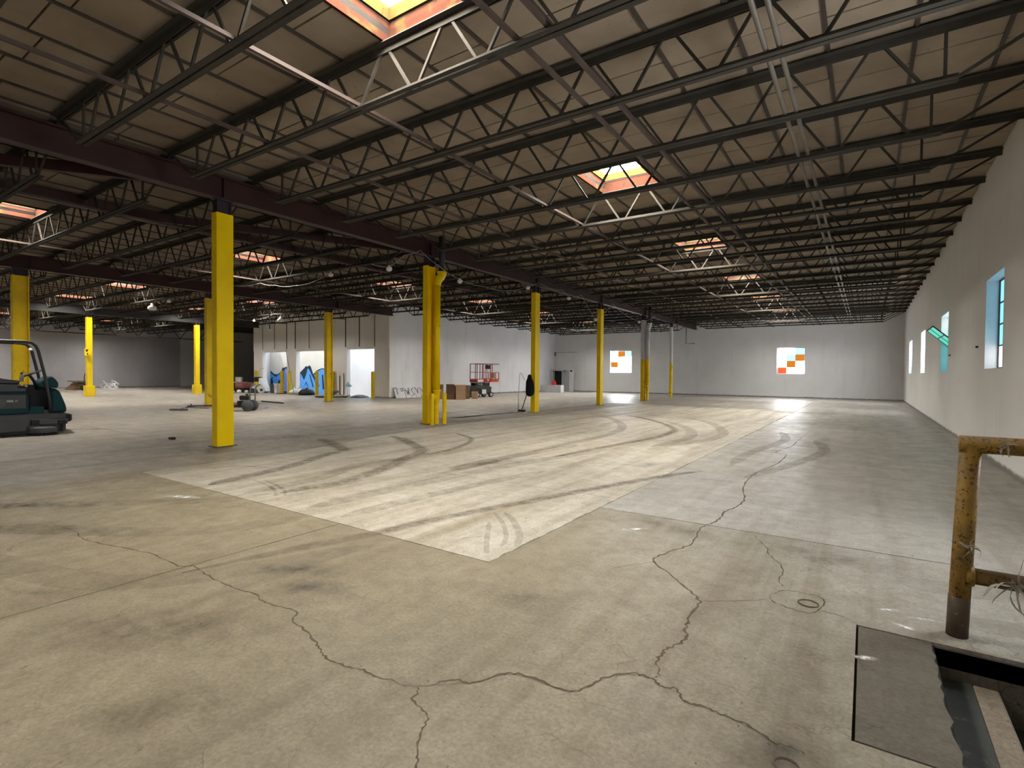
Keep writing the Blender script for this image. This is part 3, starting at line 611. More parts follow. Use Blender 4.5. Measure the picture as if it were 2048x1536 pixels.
def column(x, y, ztop, zg, lab, style, mat, wx=.2, wy=.34, white_from=None, ped=None):
    c = thing('steel_column', (x, y, 0), lab, 'column')
    segs = [(0.0, ztop, mat)] if not white_from else [(0.0, white_from, mat), (white_from, ztop, 'white_post')]
    for z0, z1, mm in segs:
        nm = 'column_shaft' if z0 == 0 else 'white_upper_shaft'
        m = MB(); hx, hy = wx / 2, wy / 2
        if style == 'box': m.box(-hx, hx, -hy, hy, z0, z1)
        elif style == 'h':
            m.box(-hx, hx, -hy, -hy + .035, z0, z1).box(-hx, hx, hy - .035, hy, z0, z1).box(-.02, .02, -hy + .035, hy - .035, z0, z1)
        else: m.lathe([(hx, z0), (hx, z1)], n=16)
        bevel(m.obj(nm, MT[mm], c, style == 'round'), .006, 1) if style != 'round' else m.obj(nm, MT[mm], c)
    hx, hy = wx / 2 - .015, wy / 2 - .02
    MB().box(-hx, hx, -hy, -hy + .03, ztop, zg).box(-hx, hx, hy - .03, hy, ztop, zg).box(-.015, .015, -hy + .03, hy - .03, ztop, zg).box(-hx - .01, hx + .01, -hy - .03, hy + .03, zg - .025, zg).obj('bare_steel_top', MT['cap'], c)
    if ped:
        bevel(MB().box(-ped[0] / 2, ped[0] / 2, -ped[0] / 2, ped[0] / 2, 0, ped[1]).obj('pedestal', MT['yellow_bright'], c), .02)
    elif style != 'round': MB().box(-wx / 2 - .05, wx / 2 + .05, -wy / 2 - .05, wy / 2 + .05, 0.003, .012).obj('base_plate', MT['cap'], c)
    return c
c1 = column(-10.9, 5.61, 4.715, 5.0, 'tallest yellow steel column with a flat boxed face at left foreground', 'box', 'yellow')
c2 = column(-10.9, 11.70, 4.715, 5.0, 'yellow open-web column with a fat drain pipe on its right side', 'h', 'yellow')
c3 = column(-10.9, 17.80, 4.715, 5.0, 'yellow steel column with the broom and black cloth leaning on it', 'box', 'yellow')
c4 = column(-10.9, 23.90, 4.715, 5.0, 'slim yellow column just left of the left back-wall window', 'box', 'yellow')
c5 = column(-10.9, 29.95, 4.715, 5.0, 'white-topped yellow column with a pipe right of the left back-wall window', 'h', 'yellow_old', white_from=2.42)
c6 = column(-10.9, 35.2, 4.715, 5.0, 'slender post, grey above and yellow below, nearest the back wall', 'round', 'yellow_old', .22, .22, white_from=2.36)
c7 = column(-23.2, 5.35, 4.62, 4.84, 'patched yellow column standing behind the green sweeper', 'h', 'yellow_old', .24, .42)
c8 = column(-23.3, 11.45, 4.62, 4.84, 'worn yellow column partly hidden behind the tallest foreground column', 'h', 'yellow_old', .22, .36)
c9 = column(-23.2, 17.35, 4.62, 4.84, 'narrow patched yellow column in front of the loading dock openings', 'h', 'yellow_old', .24, .36)
c10 = column(-36.9, 11.45, 4.52, 4.70, 'bright yellow column on a square pedestal bearing a small arrow sign', 'box', 'yellow_bright', .26, .26, ped=(.44, .62))
c11 = column(-36.6, 17.15, 4.52, 4.70, 'bright yellow pedestal column in front of the far grey wall, right one', 'box', 'yellow_bright', .26, .26, ped=(.44, .62))
# arrow sign on the pedestal column
sg = thing('arrow_sign', (-36.66, 11.29, 2.55), 'small yellow sign with a black down arrow on the pedestal column', 'sign')
sg.rotation_euler = (0, 0, R(40))
MB().box(-.13, .13, -.02, 0, -.20, .18).obj('sign_plate', MT['yellow'], sg)
MB().prism_y([(-.10, .14), (.10, .14), (.0, -.04)], -.028, -.02).obj('arrow_mark', MT['ink'], sg)
MB().prism_y([(.0, -.08), (.08, -.06), (.05, -.18), (.01, -.18)], -.028, -.02).obj('arrow_mark', MT['ink'], sg)
# drain pipes on two columns
def drain(x, y, lab, mlo, mhi, zsw):
    d = thing('drain_pipe', (x, y, 0), lab, 'pipe')
    r = .105
    if zsw: MB().tube([(0, 0, zsw), (0, 0, 4.15)], r, 14).obj('upper_pipe', MT[mhi], d, True); zt = zsw
    else: zt = 4.15
    MB().tube([(0, 0, 1.0), (0, 0, zt)], r, 14).obj('pipe_shaft', MT[mlo], d, True)
    MB().tube([(0, 0, 4.13), (0, .0, 4.22), (.01, .05, 4.32), (.03, .13, 4.40), (.03, .17, 4.48), (.03, .17, 4.56)], [r + .012, r + .015, r + .02, r + .02, r + .03, r + .055], 14).obj('pipe_elbow', MT[mhi], d, True)
    MB().tube([(.03, .17, 4.56), (.03, .17, 5.60)], r - .015, 12).obj('black_riser', MT['cap'], d, True)
    MB().lathe([(.085, 0), (.085, .03), (.075, .05), (.075, .12), (.068, .14), (.068, .42), (.08, .44), (.08, .5), (.068, .52), (.068, .62), (.085, .66), (.1, .7), (.1, .95), (.13, 1.0), (.13, 1.03)], n=16).obj('standpipe', MT[mlo], d, True)
    MB().lathe([(.0, -.17), (.07, -.17), (.085, -.15), (.085, -.10), (.06, -.09), (.06, 0)], (0, 0, .82), 14, 'y').obj('clean_out_cap', MT[mlo], d, True)
    MB().box(-.13, .13, -.02, .02, 2.9, 2.95).obj('pipe_strap', MT[mlo], d)
    return d
drain(-10.66, 11.78, 'fat yellow drain pipe with elbow strapped beside the second column', 'yellow', 'yellow', None)
drain(-10.66, 30.03, 'drain pipe painted white over yellow beside the fifth column', 'yellow_old', 'white_post', 2.42)
def bollard(x, y, h, r, lab, mat='yellow', grp=None):
    b = thing('bollard', (x, y, 0), lab, 'bollard', grp)
    MB().lathe([(r, 0), (r, h - .02)], n=16).obj('post', MT[mat], b, False)
    MB().lathe([(r, h - .02), (r * .85, h), (.001, h + .015)], n=16).obj('domed_cap', MT[mat], b)
    return b
bollard(-10.55, 11.46, .93, .065, 'short yellow bollard left of the drain pipe at the second column'); bollard(-10.52, 11.98, .93, .065, 'short yellow bollard right of the drain pipe at the second column')
for x, y, lab in ((-37.0, 21.45, 'yellow bollard at the far left end of the loading dock'), (-33.72, 21.4, 'yellow bollard in front of the left graffiti on its right side'), (-32.9, 21.45, 'yellow bollard on the pier between the two graffiti openings'),
                  (-29.6, 21.25, 'yellow bollard at the right side of the middle dock opening'), (-28.3, 21.5, 'yellow bollard on the pier left of the white dock opening'), (-24.2, 21.2, 'yellow bollard at the right edge of the white dock opening')):
    bollard(x, y, 1.56, .11, lab, 'yellow_old')

# ---------------------------------------------------------------- roof joists
JB, JT = 4.946, 5.53
def ang(m, x0, x1, yc, z, up, L=.066):      # pair of steel angles back to back along x
    t = .012; g = .012
    for s in (-1, 1):
        y0, y1 = sorted((yc + s * g, yc + s * (g + L)))
        m.box(x0, x1, y0, y1, z, z + t)
        ya, yb = sorted((yc + s * g, yc + s * (g + t)))
        m.box(x0, x1, ya, yb, z + t if up else z - L + t, z + L if up else z)
def joist_parts(x0, x1, end_l, end_r, sm):
    """local x measured in the hall, z relative to nothing"""
    tc, bc = MB(), MB()
    ang(tc, x0, x1, 0, JT + .05, False, .092); tc.box(x0, x1, -.012, .012, JT + .01, JT + .05)
    xl, xr = x0 + end_l, x1 - end_r
    ang(bc, xl, xr, 0, JB - .02, True)
    webs = []
    n = round((xr - xl - .55) / .99); st = (xr - xl - .55) / n
    b0 = xl + .28
    bot = [b0 + st * i for i in range(n + 1)]
    for i in range(n):
        t = (bot[i] + bot[i + 1]) / 2
        webs.append(((bot[i] + .05, 0, JB), (t - .05, 0, JT + .03))); webs.append(((t + .05, 0, JT + .03), (bot[i + 1] - .05, 0, JB)))
    webs.append(((xl + .12, 0, JB), (xl + .12, 0, JT + .03))); webs.append(((xr - .12, 0, JB), (xr - .12, 0, JT + .03)))
    webs.append(((xl + .02, 0, JB), (x0 + .1, 0, JT + .01))); webs.append(((xr - .02, 0, JB), (x1 - .02, 0, JT + .01)))
    return tc.mesh('top_chord', sm), bc.mesh('bottom_chord', sm), webs
bayname = ['bay along the right wall', 'middle bay', 'third bay', 'far left bay']
bayend = [(.95, 1.12), (1.0, 1.0), (1.0, 1.0), (1.0, 1.0)]
for bi, (x0, x1, dz) in enumerate(BAYS):
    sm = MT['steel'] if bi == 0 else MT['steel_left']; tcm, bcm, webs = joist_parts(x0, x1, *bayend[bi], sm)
    wm = []
    for p, q in webs:
        m = MB().bar(p, q, .034, .03, (0, 1, 0)); wm.append(m)
    wmesh = [m.mesh('web_bar', sm) for m in wm]
    allw = MB()
    for m in wm: allw.add(m.v, m.f)
    allw = allw.mesh('webbing', sm)
    y1 = YB if bi < 2 else YD
    k = -6; n = 0
    while JY0 + k * JS < y1 - .2:
        y = JY0 + k * JS; k += 1
        if y < YF + .3: continue
        if y < -2.5: lab = 'dark steel roof joist behind the viewer in the ' + bayname[bi]; grp = 'roof joists behind the viewer'
        else:
            lab = 'open-web dark steel roof joist, %s from the viewer in the %s' % (ORD[n], bayname[bi]); n += 1; grp = 'open-web roof joists'
        if y < -2.5: continue
        j = thing('roof_joist', (0, y, dz), lab, 'roof joist', grp)
        link('top_chord', tcm, j); link('bottom_chord', bcm, j)
        if (bi == 0 and y < 20) or (bi == 1 and y < 15):
            for me in wmesh: link('web_bar', me, j)
        else: tag(link('webbing', allw, j), kind='stuff')
# long truss beside the far left wall
tr = thing('wall_truss', (-45.4, YF, 0), 'long dark truss hanging low in front of the far grey left wall', 'truss')
m = MB(); m.box(-.06, .06, 0, 34, 4.95, 5.02); m.obj('top_chord', MT['steel'], tr)
m = MB(); m.box(-.06, .06, 0, 34, 4.03, 4.10); m.obj('bottom_chord', MT['steel'], tr)
m = MB()
for i in range(23): m.bar((0, 1.45 * i, 4.07), (0, 1.45 * i + .72, 4.98), .05, .05); m.bar((0, 1.45 * i + .72, 4.98), (0, 1.45 * i + 1.45, 4.07), .05, .05)
tag(m.obj('webbing', MT['steel'], tr), kind='stuff')
# bridging bars and conduits on the bottom chords
def ybar(name, x, y0, y1, z, wv, hv, mat, lab, cat, grp=None):
    b = tag(MB().box(-wv / 2, wv / 2, 0, y1 - y0, -hv / 2, hv / 2).obj(name, MT[mat]), lab, cat, grp); b.location = (x, y0, z); return b
for x, lab in ((-7.55, 'thin brown bridging bar crossing the joists nearest the main girder in the right bay'), (-5.52, 'pinkish bridging bar crossing the joists just left of the nearest skylight'),
               (-3.06, 'rusty bridging bar crossing the joists just right of the nearest skylight'), (-2.69, 'brown bridging bar beside the rusty one right of the skylights')):
    ybar('bridging_bar', x, YF, YB, 4.995, .045, .045, 'bridging', lab, 'bridging bar')
for x, lab in ((-18.9, 'bridging bar crossing the joists left of the middle bay skylights'), (-13.6, 'bridging bar crossing the joists of the middle bay close to the girder')):
    ybar('bridging_bar', x, YF, YB, 4.935, .045, .045, 'bridging', lab, 'bridging bar')
for x, lab in ((-33.6, 'bridging bar crossing the joists left of the dock in the third bay'), (-27.3, 'bridging bar crossing the joists in the middle of the third bay')):
    ybar('bridging_bar', x, YF, YD, 4.855, .045, .045, 'bridging', lab, 'bridging bar')
for x, lab in ((-.955, 'left one of the two pale conduits clipped under the roof of the right bay'), (-.825, 'right one of the two pale conduits clipped under the roof of the right bay')):
    c = thing('conduit', (x, YF, 5.0), lab, 'conduit')
    MB().tube([(0, 0, 0), (0, YB - YF, 0)], .027, 8).obj('conduit_pipe', MT['conduit'], c, True)
    m = MB()
    for k in range(6): m.tube([(0, 8 * k + 4, 0), (0, 8 * k + 4.12, 0)], .036, 8)
    m.obj('coupling', MT['conduit'], c)

# ---------------------------------------------------------------- skylights
skyname = ['right bay', 'middle bay', 'third bay, right row', 'third bay, left row', 'far left bay', 'leftmost row']
cache = {}
for h in holes:
    b, x0, x1, y0, y1, k = h
    dz = BAYS[b][2]; ci = [i for i, s in enumerate(SKYX) if s[1] == x0][0]
    wx, wy = x1 - x0, y1 - y0
    if k >= 0: lab = 'daylit roof skylight with red curb, %s from the viewer in the %s' % (ORD[k], skyname[ci]); grp = 'roof skylights'
    else: lab = 'daylit roof skylight overhead behind the viewer in the %s' % skyname[ci]; grp = 'roof skylights'
    s = thing('skylight', ((x0 + x1) / 2, (y0 + y1) / 2, 5.60 + dz), lab, 'skylight', grp)
    if 'm' not in cache:
        hx, hy, t = wx / 2, wy / 2, .04
        def four(z0, z1, ins, mat, nm):
            a, c = hx - ins, hy - ins
            return [MB().box(-a - t, a + t, -c - t, -c, z0, z1).mesh(nm, MT[mat]), MB().box(-a - t, a + t, c, c + t, z0, z1).mesh(nm, MT[mat]),
                    MB().box(-a - t, -a, -c, c, z0, z1).mesh(nm, MT[mat]), MB().box(a, a + t, -c, c, z0, z1).mesh(nm, MT[mat])]
        cache['m'] = [('curb_board', x) for x in four(.0, .26, 0, 'curb_lo', 'curb_board')] + [('upper_curb_board', x) for x in four(.265, .42, .035, 'curb_hi', 'upper_curb_board')]
        cache['p'] = MB().box(-hx, hx, -hy, hy, .421, .45).mesh('skylight_pane', MT['pane'])
    for nm, me in cache['m']: link(nm, me, s)
    link('skylight_pane', cache['p'], s)


# ---------------------------------------------------------------- pipe railing at the stair pit
rl = thing('pipe_railing', (.475, 4.08, 0), 'rusty yellow pipe railing standing at the far edge of the stair pit', 'railing')
TX = .04
MB().tube([(0, 0, 0), (TX * .3, 0, .36), (TX, 0, 1.145)], .052, 16).obj('upright_post', MT['rail'], rl, True)
MB().tube([(0, 0, 0), (.007, 0, .24)], .0535, 16).obj('rusty_post_foot', MT['rail_rust'], rl, True)
MB().tube([(TX - .052, 0, 1.148), (XR - .475, 0, 1.148)], .050, 16).obj('top_rail', MT['rail'], rl, True)
MB().tube([(.03, 0, .372), (XR - .475, 0, .372)], .047, 16).obj('mid_rail', MT['rail_mid'], rl, True)
MB().lathe([(.06, -.02), (.066, 0), (.06, .02)], (.05, 0, .372), 16, 'x').obj('weld_collar', MT['rail'], rl, True)
def rag(name, loc, rad, n, wd, lab, hang=0):
    m = MB(); rng = random.Random(name + str(n))
    for k in range(n):
        a = rng.uniform(0, 6.28); p = Vector((rng.uniform(-rad, rad) * .6, -.052, rng.uniform(-.02, .03))); d = Vector((math.cos(a), rng.uniform(-.5, .1), math.sin(a) - hang)).normalized()
        sd = Vector((rng.uniform(-1, 1), rng.uniform(-.4, .4), rng.uniform(-1, 1))).normalized(); vs = []; q = 7
        for i in range(q):
            h = wd * (1 - .8 * i / (q - 1)) * rng.uniform(.6, 1.3); vs += [p + sd * h, p - sd * h, p - sd * h * .8 + Vector((0, -.004, .002)), p + sd * h * .8 + Vector((0, -.004, .002))]
            d = (d + Vector((rng.uniform(-.5, .5), rng.uniform(-.3, .15), rng.uniform(-.5, .4) - hang * .3))).normalized(); p = p + d * rad * .32; p.y = min(p.y, -.056)
        fs = [(3, 2, 1, 0), (4 * q - 4, 4 * q - 3, 4 * q - 2, 4 * q - 1)]
        for i in range(q - 1):
            for e in range(4): fs.append((4 * i + e, 4 * i + (e + 1) % 4, 4 * i + 4 + (e + 1) % 4, 4 * i + 4 + e))
        m.add(vs, fs)
    o = tag(m.obj(name, MT['rag']), lab, 'rag'); o.location = loc; return o
rag('tied_rag', (.74, 4.08, .375), .09, 11, .014, 'grey rag knotted round the middle rail of the yellow railing', .15)
rag('dust_clump', (.66, 4.085, 1.148), .03, 6, .009, 'pale dust clump stuck to the front of the top rail of the railing')
rag('cobweb_clump', (.50, 4.08, .54), .05, 7, .007, 'pale cobweb clump clinging to the railing post above the middle rail', .1)

# ---------------------------------------------------------------- ride-on sweeper
sw = thing('floor_sweeper', (-16.103, 4.226, 0), 'dark teal ride-on floor sweeper with a tubular overhead guard, cut by the left frame edge', 'sweeper', None, R(82))
W = 1.2
bevel(MB().box(-2.1, .30, .02, W, .07, .50).obj('lower_body', MT['dkgrey'], sw), .03)
MB().box(-2.1, -.42, -.012, .02, .10, .34).obj('side_door', MT['dkgrey'], sw)
MB().box(-2.1, -.36, -.006, .02, .03, .085).obj('rubber_skirt', MT['black'], sw)
up = MB().prism_y([(-2.1, .505), (-.36, .505), (-.36, .96), (-.42, 1.02), (-2.1, 1.04)], .02, W); up = bevel(up.obj('upper_body', MT['teal'], sw), .03)
bevel(MB().box(-1.6, -.41, -.004, .02, .62, .96).obj('side_panel', MT['blackm'], sw), .02)
MB().box(-.74, -.63, -.008, -.004, .78, .83).obj('panel_lettering', MT['lightgrey'], sw); MB().box(-.60, -.56, -.008, -.004, .79, .82).obj('panel_lettering', MT['lightgrey'], sw)
MB().lathe([(.085, -.010), (.105, -.010), (.105, -.004), (.085, -.004)], (-.86, 0, .76), 20, 'y').obj('panel_emblem', MT['dkgrey'], sw)
MB().prism_y([(-2.1, 1.04), (-.42, 1.02), (-.40, 1.08), (-.5, 1.18), (-2.1, 1.24)], .04, W - .04).obj('seat_deck', MT['blackm'], sw)
bevel(MB().prism_y([(-1.05, 1.2), (-.52, 1.18), (-.50, 1.27), (-.80, 1.32), (-1.05, 1.44)], .12, .9).obj('engine_hood', MT['blackm'], sw), .03)
bevel(MB().prism_y([(-1.5, 1.22), (-1.06, 1.2), (-1.06, 1.42), (-1.2, 1.48), (-1.5, 1.46)], .10, 1.0).obj('seat', MT['black'], sw), .04)
MB().tube([(-.62, .10, 1.12), (-.47, .03, 1.13), (-.40, .03, 1.13)], .03, 10).obj('armrest', MT['black'], sw, True)
MB().lathe([(.02, -.02), (.03, 0), (.02, .02)], (-.41, .02, 1.14), 10, 'y').obj('armrest_knob', MT['lightgrey'], sw)
MB().box(-.36, .06, .10, W - .1, .50, .56).obj('footwell_floor', MT['dkgrey'], sw)
MB().box(-.36, .02, .55, W - .05, .56, 1.16).obj('footwell_back', MT['black'], sw)
MB().box(-.34, -.10, .02, .06, .50, .66).obj('step_plate', MT['teal'], sw)
nose = MB().prism_y([(.02, .505), (.33, .505), (.31, .66), (.26, .82), (.20, 1.0), (.15, 1.07), (.02, 1.09)], .06, W - .06); bevel(nose.obj('front_nose', MT['teal'], sw), .06, 3)
pod = MB().prism_y([(-.15, 1.10), (.17, 1.095), (.185, 1.20), (.13, 1.30), (.05, 1.385), (.0, 1.36), (-.15, 1.25)], .10, W - .10); bevel(pod.obj('dash_pod', MT['teal'], sw), .04, 3)
bevel(MB().box(.28, .40, .05, W - .05, .27, .46).obj('front_bumper', MT['black'], sw), .03)
for k in range(3): MB().box(.39, .42, .1 + .3 * k, .22 + .3 * k, .30, .44).obj('bumper_block', MT['black'], sw)
bevel(MB().box(-.33, .31, -.14, .02, .24, .365).obj('brush_arm', MT['dkgrey'], sw), .012)
MB().box(-.335, -.20, -.143, .0, .245, .36).obj('arm_bracket', MT['black'], sw)
MB().lathe([(.26, .06), (.27, .10), (.27, .17), (.24, .20), (.06, .21), (.06, .245)], (-.13, -.05, 0), 24).obj('side_brush_hub', MT['dkgrey'], sw)
m = MB()
for k in range(40):
    t = 2 * math.pi * k / 40; m.bar((-.13 + .20 * math.cos(t), -.05 + .20 * math.sin(t), .09), (-.13 + .27 * math.cos(t), -.05 + .27 * math.sin(t), .004), .022, .01)
tag(m.obj('brush_bristles', MT['black'], sw), kind='stuff')
MB().lathe([(.028, .06), (.028, .24)], (.21, -.10, 0), 10).obj('guide_post', MT['black'], sw)
bevel(MB().box(.12, .29, -.16, -.06, .24, .33).obj('arm_end_cap', MT['black'], sw), .012)
for y, nm in ((0.05, 'near'), (W - .05, 'far')):
    MB().tube([(-2.0, y, .6), (-1.98, y, 1.9), (-1.94, y, 2.12), (-1.82, y, 2.185), (-.42, y, 2.175), (-.30, y, 2.15), (-.23, y, 2.08), (-.19, y, 1.97), (-.08, y, 1.40), (.005, y, .80), (.015, y, .50)], .033, 10).obj('guard_hoop', MT['blackm'], sw, True)
for x in (-.5, -1.0, -1.5): MB().tube([(x, .05, 2.178), (x, W - .05, 2.178)], .024, 8).obj('guard_crossbar', MT['blackm'], sw, True)
MB().tube([(-.24, W - .12, 2.06), (-.22, W - .14, 2.0)], [.02, .05], 10).obj('work_lamp', MT['lightgrey'], sw)
MB().tube([(-.17, .55, 1.05), (-.22, .55, 1.25), (-.30, .55, 1.40)], .03, 10).obj('steering_column', MT['black'], sw, True)
whl = MB(); cc = Vector((-.27, .55, 1.43)); nrm = Vector((-.45, 0, 1)).normalized(); a1 = nrm.cross(Vector((0, 1, 0))).normalized(); a2 = Vector((0, 1, 0))
whl.tube([cc + (a1 * math.cos(t * math.pi / 12) + a2 * math.sin(t * math.pi / 12)) * .20 for t in range(25)], .016, 8); wo2 = whl.obj('steering_wheel', MT['black'], sw, True)
for t in (0, 2.1, 4.2): MB().bar(cc, cc + (a1 * math.cos(t) + a2 * math.sin(t)) * .19, .03, .012).obj('wheel_spoke', MT['black'], sw)
for x, y in ((-1.6, .12), (-1.6, W - .12), (-.0, W / 2)):
    MB().lathe([(.0, -.09), (.17, -.09), (.20, -.06), (.20, .06), (.17, .09), (.0, .09)], (x, y, .20), 20, 'y').obj('tyre', MT['black'], sw, True)
btl = thing('spray_bottle', (-16.55, 3.83, 1.24), 'small pale bottle standing on the sweeper beside its steering wheel', 'bottle')
MB().lathe([(.04, 0), (.042, .12), (.02, .16), (.018, .19)], n=12).obj('bottle_body', MT['lightgrey'], btl, True); MB().lathe([(.022, .19), (.022, .22)], n=10).obj('bottle_cap', MT['black'], btl)

# ---------------------------------------------------------------- engine cart beside the tall column
ec = thing('engine_cart', (-19.70, 11.17, 0), 'black engine cart with a silver handle and grey wheels behind the tallest column', 'engine cart', None, R(34))
MB().box(-.85, .12, -.18, .18, .14, .19).obj('cart_frame', MT['blackm'], ec)
for y in (-.26, .16): MB().lathe([(.05, 0), (.20, 0), (.215, .02), (.215, .07), (.20, .09), (.05, .09)], (.0, y, .215), 20, 'y').obj('cart_wheel', MT['dkgrey'], ec, True)
MB().tube([(0, -.26, .215), (0, .24, .215)], .02, 8).obj('axle', MT['chrome'], ec)
bevel(MB().box(-.42, -.02, -.18, .10, .20, .40).obj('engine_block', MT['black'], ec), .03)
bevel(MB().box(-.34, .0, -.18, .10, .42, .60).obj('fuel_tank', MT['black'], ec), .04); MB().lathe([(.05, .60), (.05, .66)], (-.12, 0, 0), 10).obj('tank_cap', MT['blackm'], ec)
bevel(MB().box(-.82, -.46, -.13, .13, .20, .33).obj('pump_housing', MT['wood'], ec), .04)
for y in (-.20, .20): MB().tube([(.06, y, .20), (.10, y, .5), (.10, y, .80), (.13, y, .92), (.22, y, 1.0), (.30, y, 1.02)], .028, 8).obj('handle_tube', MT['chrome'], ec, True)
MB().tube([(.10, -.2, .62), (.10, .2, .62)], .016, 8).obj('handle_crossbar', MT['chrome'], ec)
tag(ribbon([(-20.1, 10.5), (-20.0, 11.3), (-20.4, 12.2), (-20.9, 12.5), (-21.4, 12.0), (-21.2, 11.2)], .05, .012, 0, 8, False).obj('hose', MT['dirtdk']), 'thin dark hose lying on the floor beside the engine cart', 'hose')
pf = thing('tool_frame', (-22.9, 10.9, 0), 'low black tubular tool frame on the floor left of the tallest column', 'tool', None, R(30))
MB().tube([(-.6, 0, .06), (.6, .1, .10), (.9, .1, .10)], .025, 8).obj('long_tube', MT['blackm'], pf, True); MB().tube([(-.45, 0, .0), (-.45, 0, .16)], .02, 8).obj('leg_tube', MT['blackm'], pf); MB().tube([(-.45, -.3, .03), (-.45, .35, .03)], .02, 8).obj('cross_tube', MT['blackm'], pf)
pd = thing('scraper_plate', (-21.9, 9.6, 0), 'flat dark scraper plate lying on the floor left of the tallest column', 'plate', None, R(30))
bevel(MB().prism([(-.30, -.12), (.28, -.14), (.33, .05), (.1, .16), (-.26, .14)], 0.004, .07).obj('plate_body', MT['dkgrey'], pd), .01); MB().tube([(.05, .05, .08), (.25, .3, .10), (.8, .6, .06)], .014, 6).obj('plate_handle', MT['blackm'], pd)
bevel(tag(MB().prism([(-.09, -.05), (.07, -.06), (.10, .02), (.02, .06), (-.08, .05)], 0.004, .05).obj('rubber_block', MT['dirtdk']), 'small black rubber block lying alone on the floor left of the tallest column', 'block'), .01).id_data.location = (-12.81, 5.48, 0)
for (p, q, lab) in (((-25.2, 14.9), (-22.9, 14.6), 'long dark bar lying on the floor behind the engine cart'), ((-28.9, 20.6), (-25.6, 20.4), 'long dark plank lying on the floor in front of the white dock opening')):
    tag(MB().bar((p[0], p[1], .03), (q[0], q[1], .03), .07, .05).obj('floor_bar', MT['dirtdk']), lab, 'bar')
# ---------------------------------------------------------------- broom and cloth at the third column
br = thing('push_broom', (-11.2, 17.35, 0), 'push broom with a dark handle leaning on the third yellow column', 'broom')
MB().tube([(-.33, .47, .05), (.14, .45, 1.3)], .018, 8).obj('broom_handle', MT['blackm'], br)
bevel(MB().box(-.45, -.18, .38, .54, .035, .075).obj('broom_head', MT['black'], br), .01)
m = MB()
for k in range(18): m.box(-.44 + .0142 * k, -.432 + .0142 * k, .39, .53, .004, .036)
tag(m.obj('bristles', MT['dirtdk'], br), kind='stuff')
wr = thing('hook_rod', (-11.0, 17.1, 0), 'thin grey rod with a hooked end leaning left of the third column', 'rod')
MB().tube([(-.26, .02, .0), (-.25, .04, .72), (-.25, .15, 1.54), (-.24, .20, 1.56), (-.22, .24, 1.50), (-.16, .34, 1.28)], .009, 6).obj('rod_wire', MT['wire'], wr)
cl = MB(); prof = [(.06, 1.50), (.10, 1.44), (.13, 1.34), (.20, 1.22), (.23, 1.05), (.24, .88), (.21, .74), (.12, .66), (.04, .64)]
vs = []; n = 18
for r, z in prof:
    for k in range(n):
        t = 2 * math.pi * k / n; rr = r * (1 + .10 * math.sin(3 * t + z * 6) + .05 * math.sin(7 * t)); vs.append((.55 * rr * math.cos(t), rr * math.sin(t), z))
cl.add(vs, [(i * n + k, (i + 1) * n + k, (i + 1) * n + (k + 1) % n, i * n + (k + 1) % n) for i in range(len(prof) - 1) for k in range(n)] + [tuple(range(n)), tuple(reversed(range((len(prof) - 1) * n, len(prof) * n)))])
o = tag(cl.obj('hanging_cloth', MT['fabric'], None, True), 'black cloth bundle hanging on the left side of the third yellow column', 'cloth'); o.location = (-10.93, 17.46, 0)

# ---------------------------------------------------------------- scissor lift and cartons by the dock side wall
lf = thing('scissor_lift', (-20.30, 26.05, 0), 'red scissor lift with a grey-green base parked beside the dock side wall', 'scissor lift', None, R(78))
def wheel(x, y, r=.17):
    MB().lathe([(r * .5, -.06), (r, -.06), (r, .06), (r * .5, .06)], (x, y, r), 18, 'y').obj('wheel', MT['black'], lf); MB().lathe([(.0, -.07), (r * .62, -.07), (r * .62, .07), (.0, .07)], (x, y, r), 14, 'y').obj('wheel_disc', MT['lightgrey'], lf)
for x in (.17, 1.28):
    for y in (.02, .72): wheel(x, y)
bevel(MB().box(.04, 1.42, .10, .66, .18, .52).obj('chassis', MT['liftgreen'], lf), .03)
bevel(MB().box(.42, .98, -.02, .10, .18, .55).obj('battery_tray', MT['liftgreen'], lf), .02)
MB().box(.52, .86, -.03, -.02, .22, .50).obj('notice_plate', MT['white'], lf)
bevel(MB().prism_y([(.06, .52), (1.40, .52), (1.46, .60), (1.2, .74), (.10, .74)], .08, .68).obj('chassis_cover', MT['liftgreen'], lf), .02)
for k in range(3):
    z0 = .74 + .055 * k
    for y in (.14, .60):
        MB().bar((.12, y, z0), (1.28, y, z0 + .05), .04, .05).obj('scissor_arm', MT['liftgreen'], lf); MB().bar((1.28, y + .03, z0), (.12, y + .03, z0 + .05), .04, .05).obj('scissor_arm', MT['liftgreen'], lf)
MB().box(.25, .45, .07, .08, .80, .86).obj('maker_plate', MT['lightgrey'], lf); MB().box(.50, .62, .07, .08, .76, .90).obj('maker_plate', MT['lightgrey'], lf)
bevel(MB().box(.12, 1.26, .06, .72, .94, 1.02).obj('platform_deck', MT['dkred'], lf), .01)
MB().box(.13, 1.26, .03, .06, .94, 1.16).obj('toe_board', MT['red'], lf); MB().box(.13, 1.26, .72, .75, .94, 1.16).obj('toe_board', MT['red'], lf)
MB().box(.20, .66, .022, .03, .98, 1.13).obj('toe_board_plate', MT['white'], lf); MB().box(.98, 1.14, .022, .03, 1.05, 1.14).obj('toe_board_plate', MT['white'], lf)
bevel(MB().box(1.26, 2.0, .06, .72, .97, 1.18).obj('extension_deck', MT['orange'], lf), .01)
bevel(MB().box(1.30, 1.62, .02, .06, 1.22, 1.55).obj('document_box', MT['wood'], lf), .01)
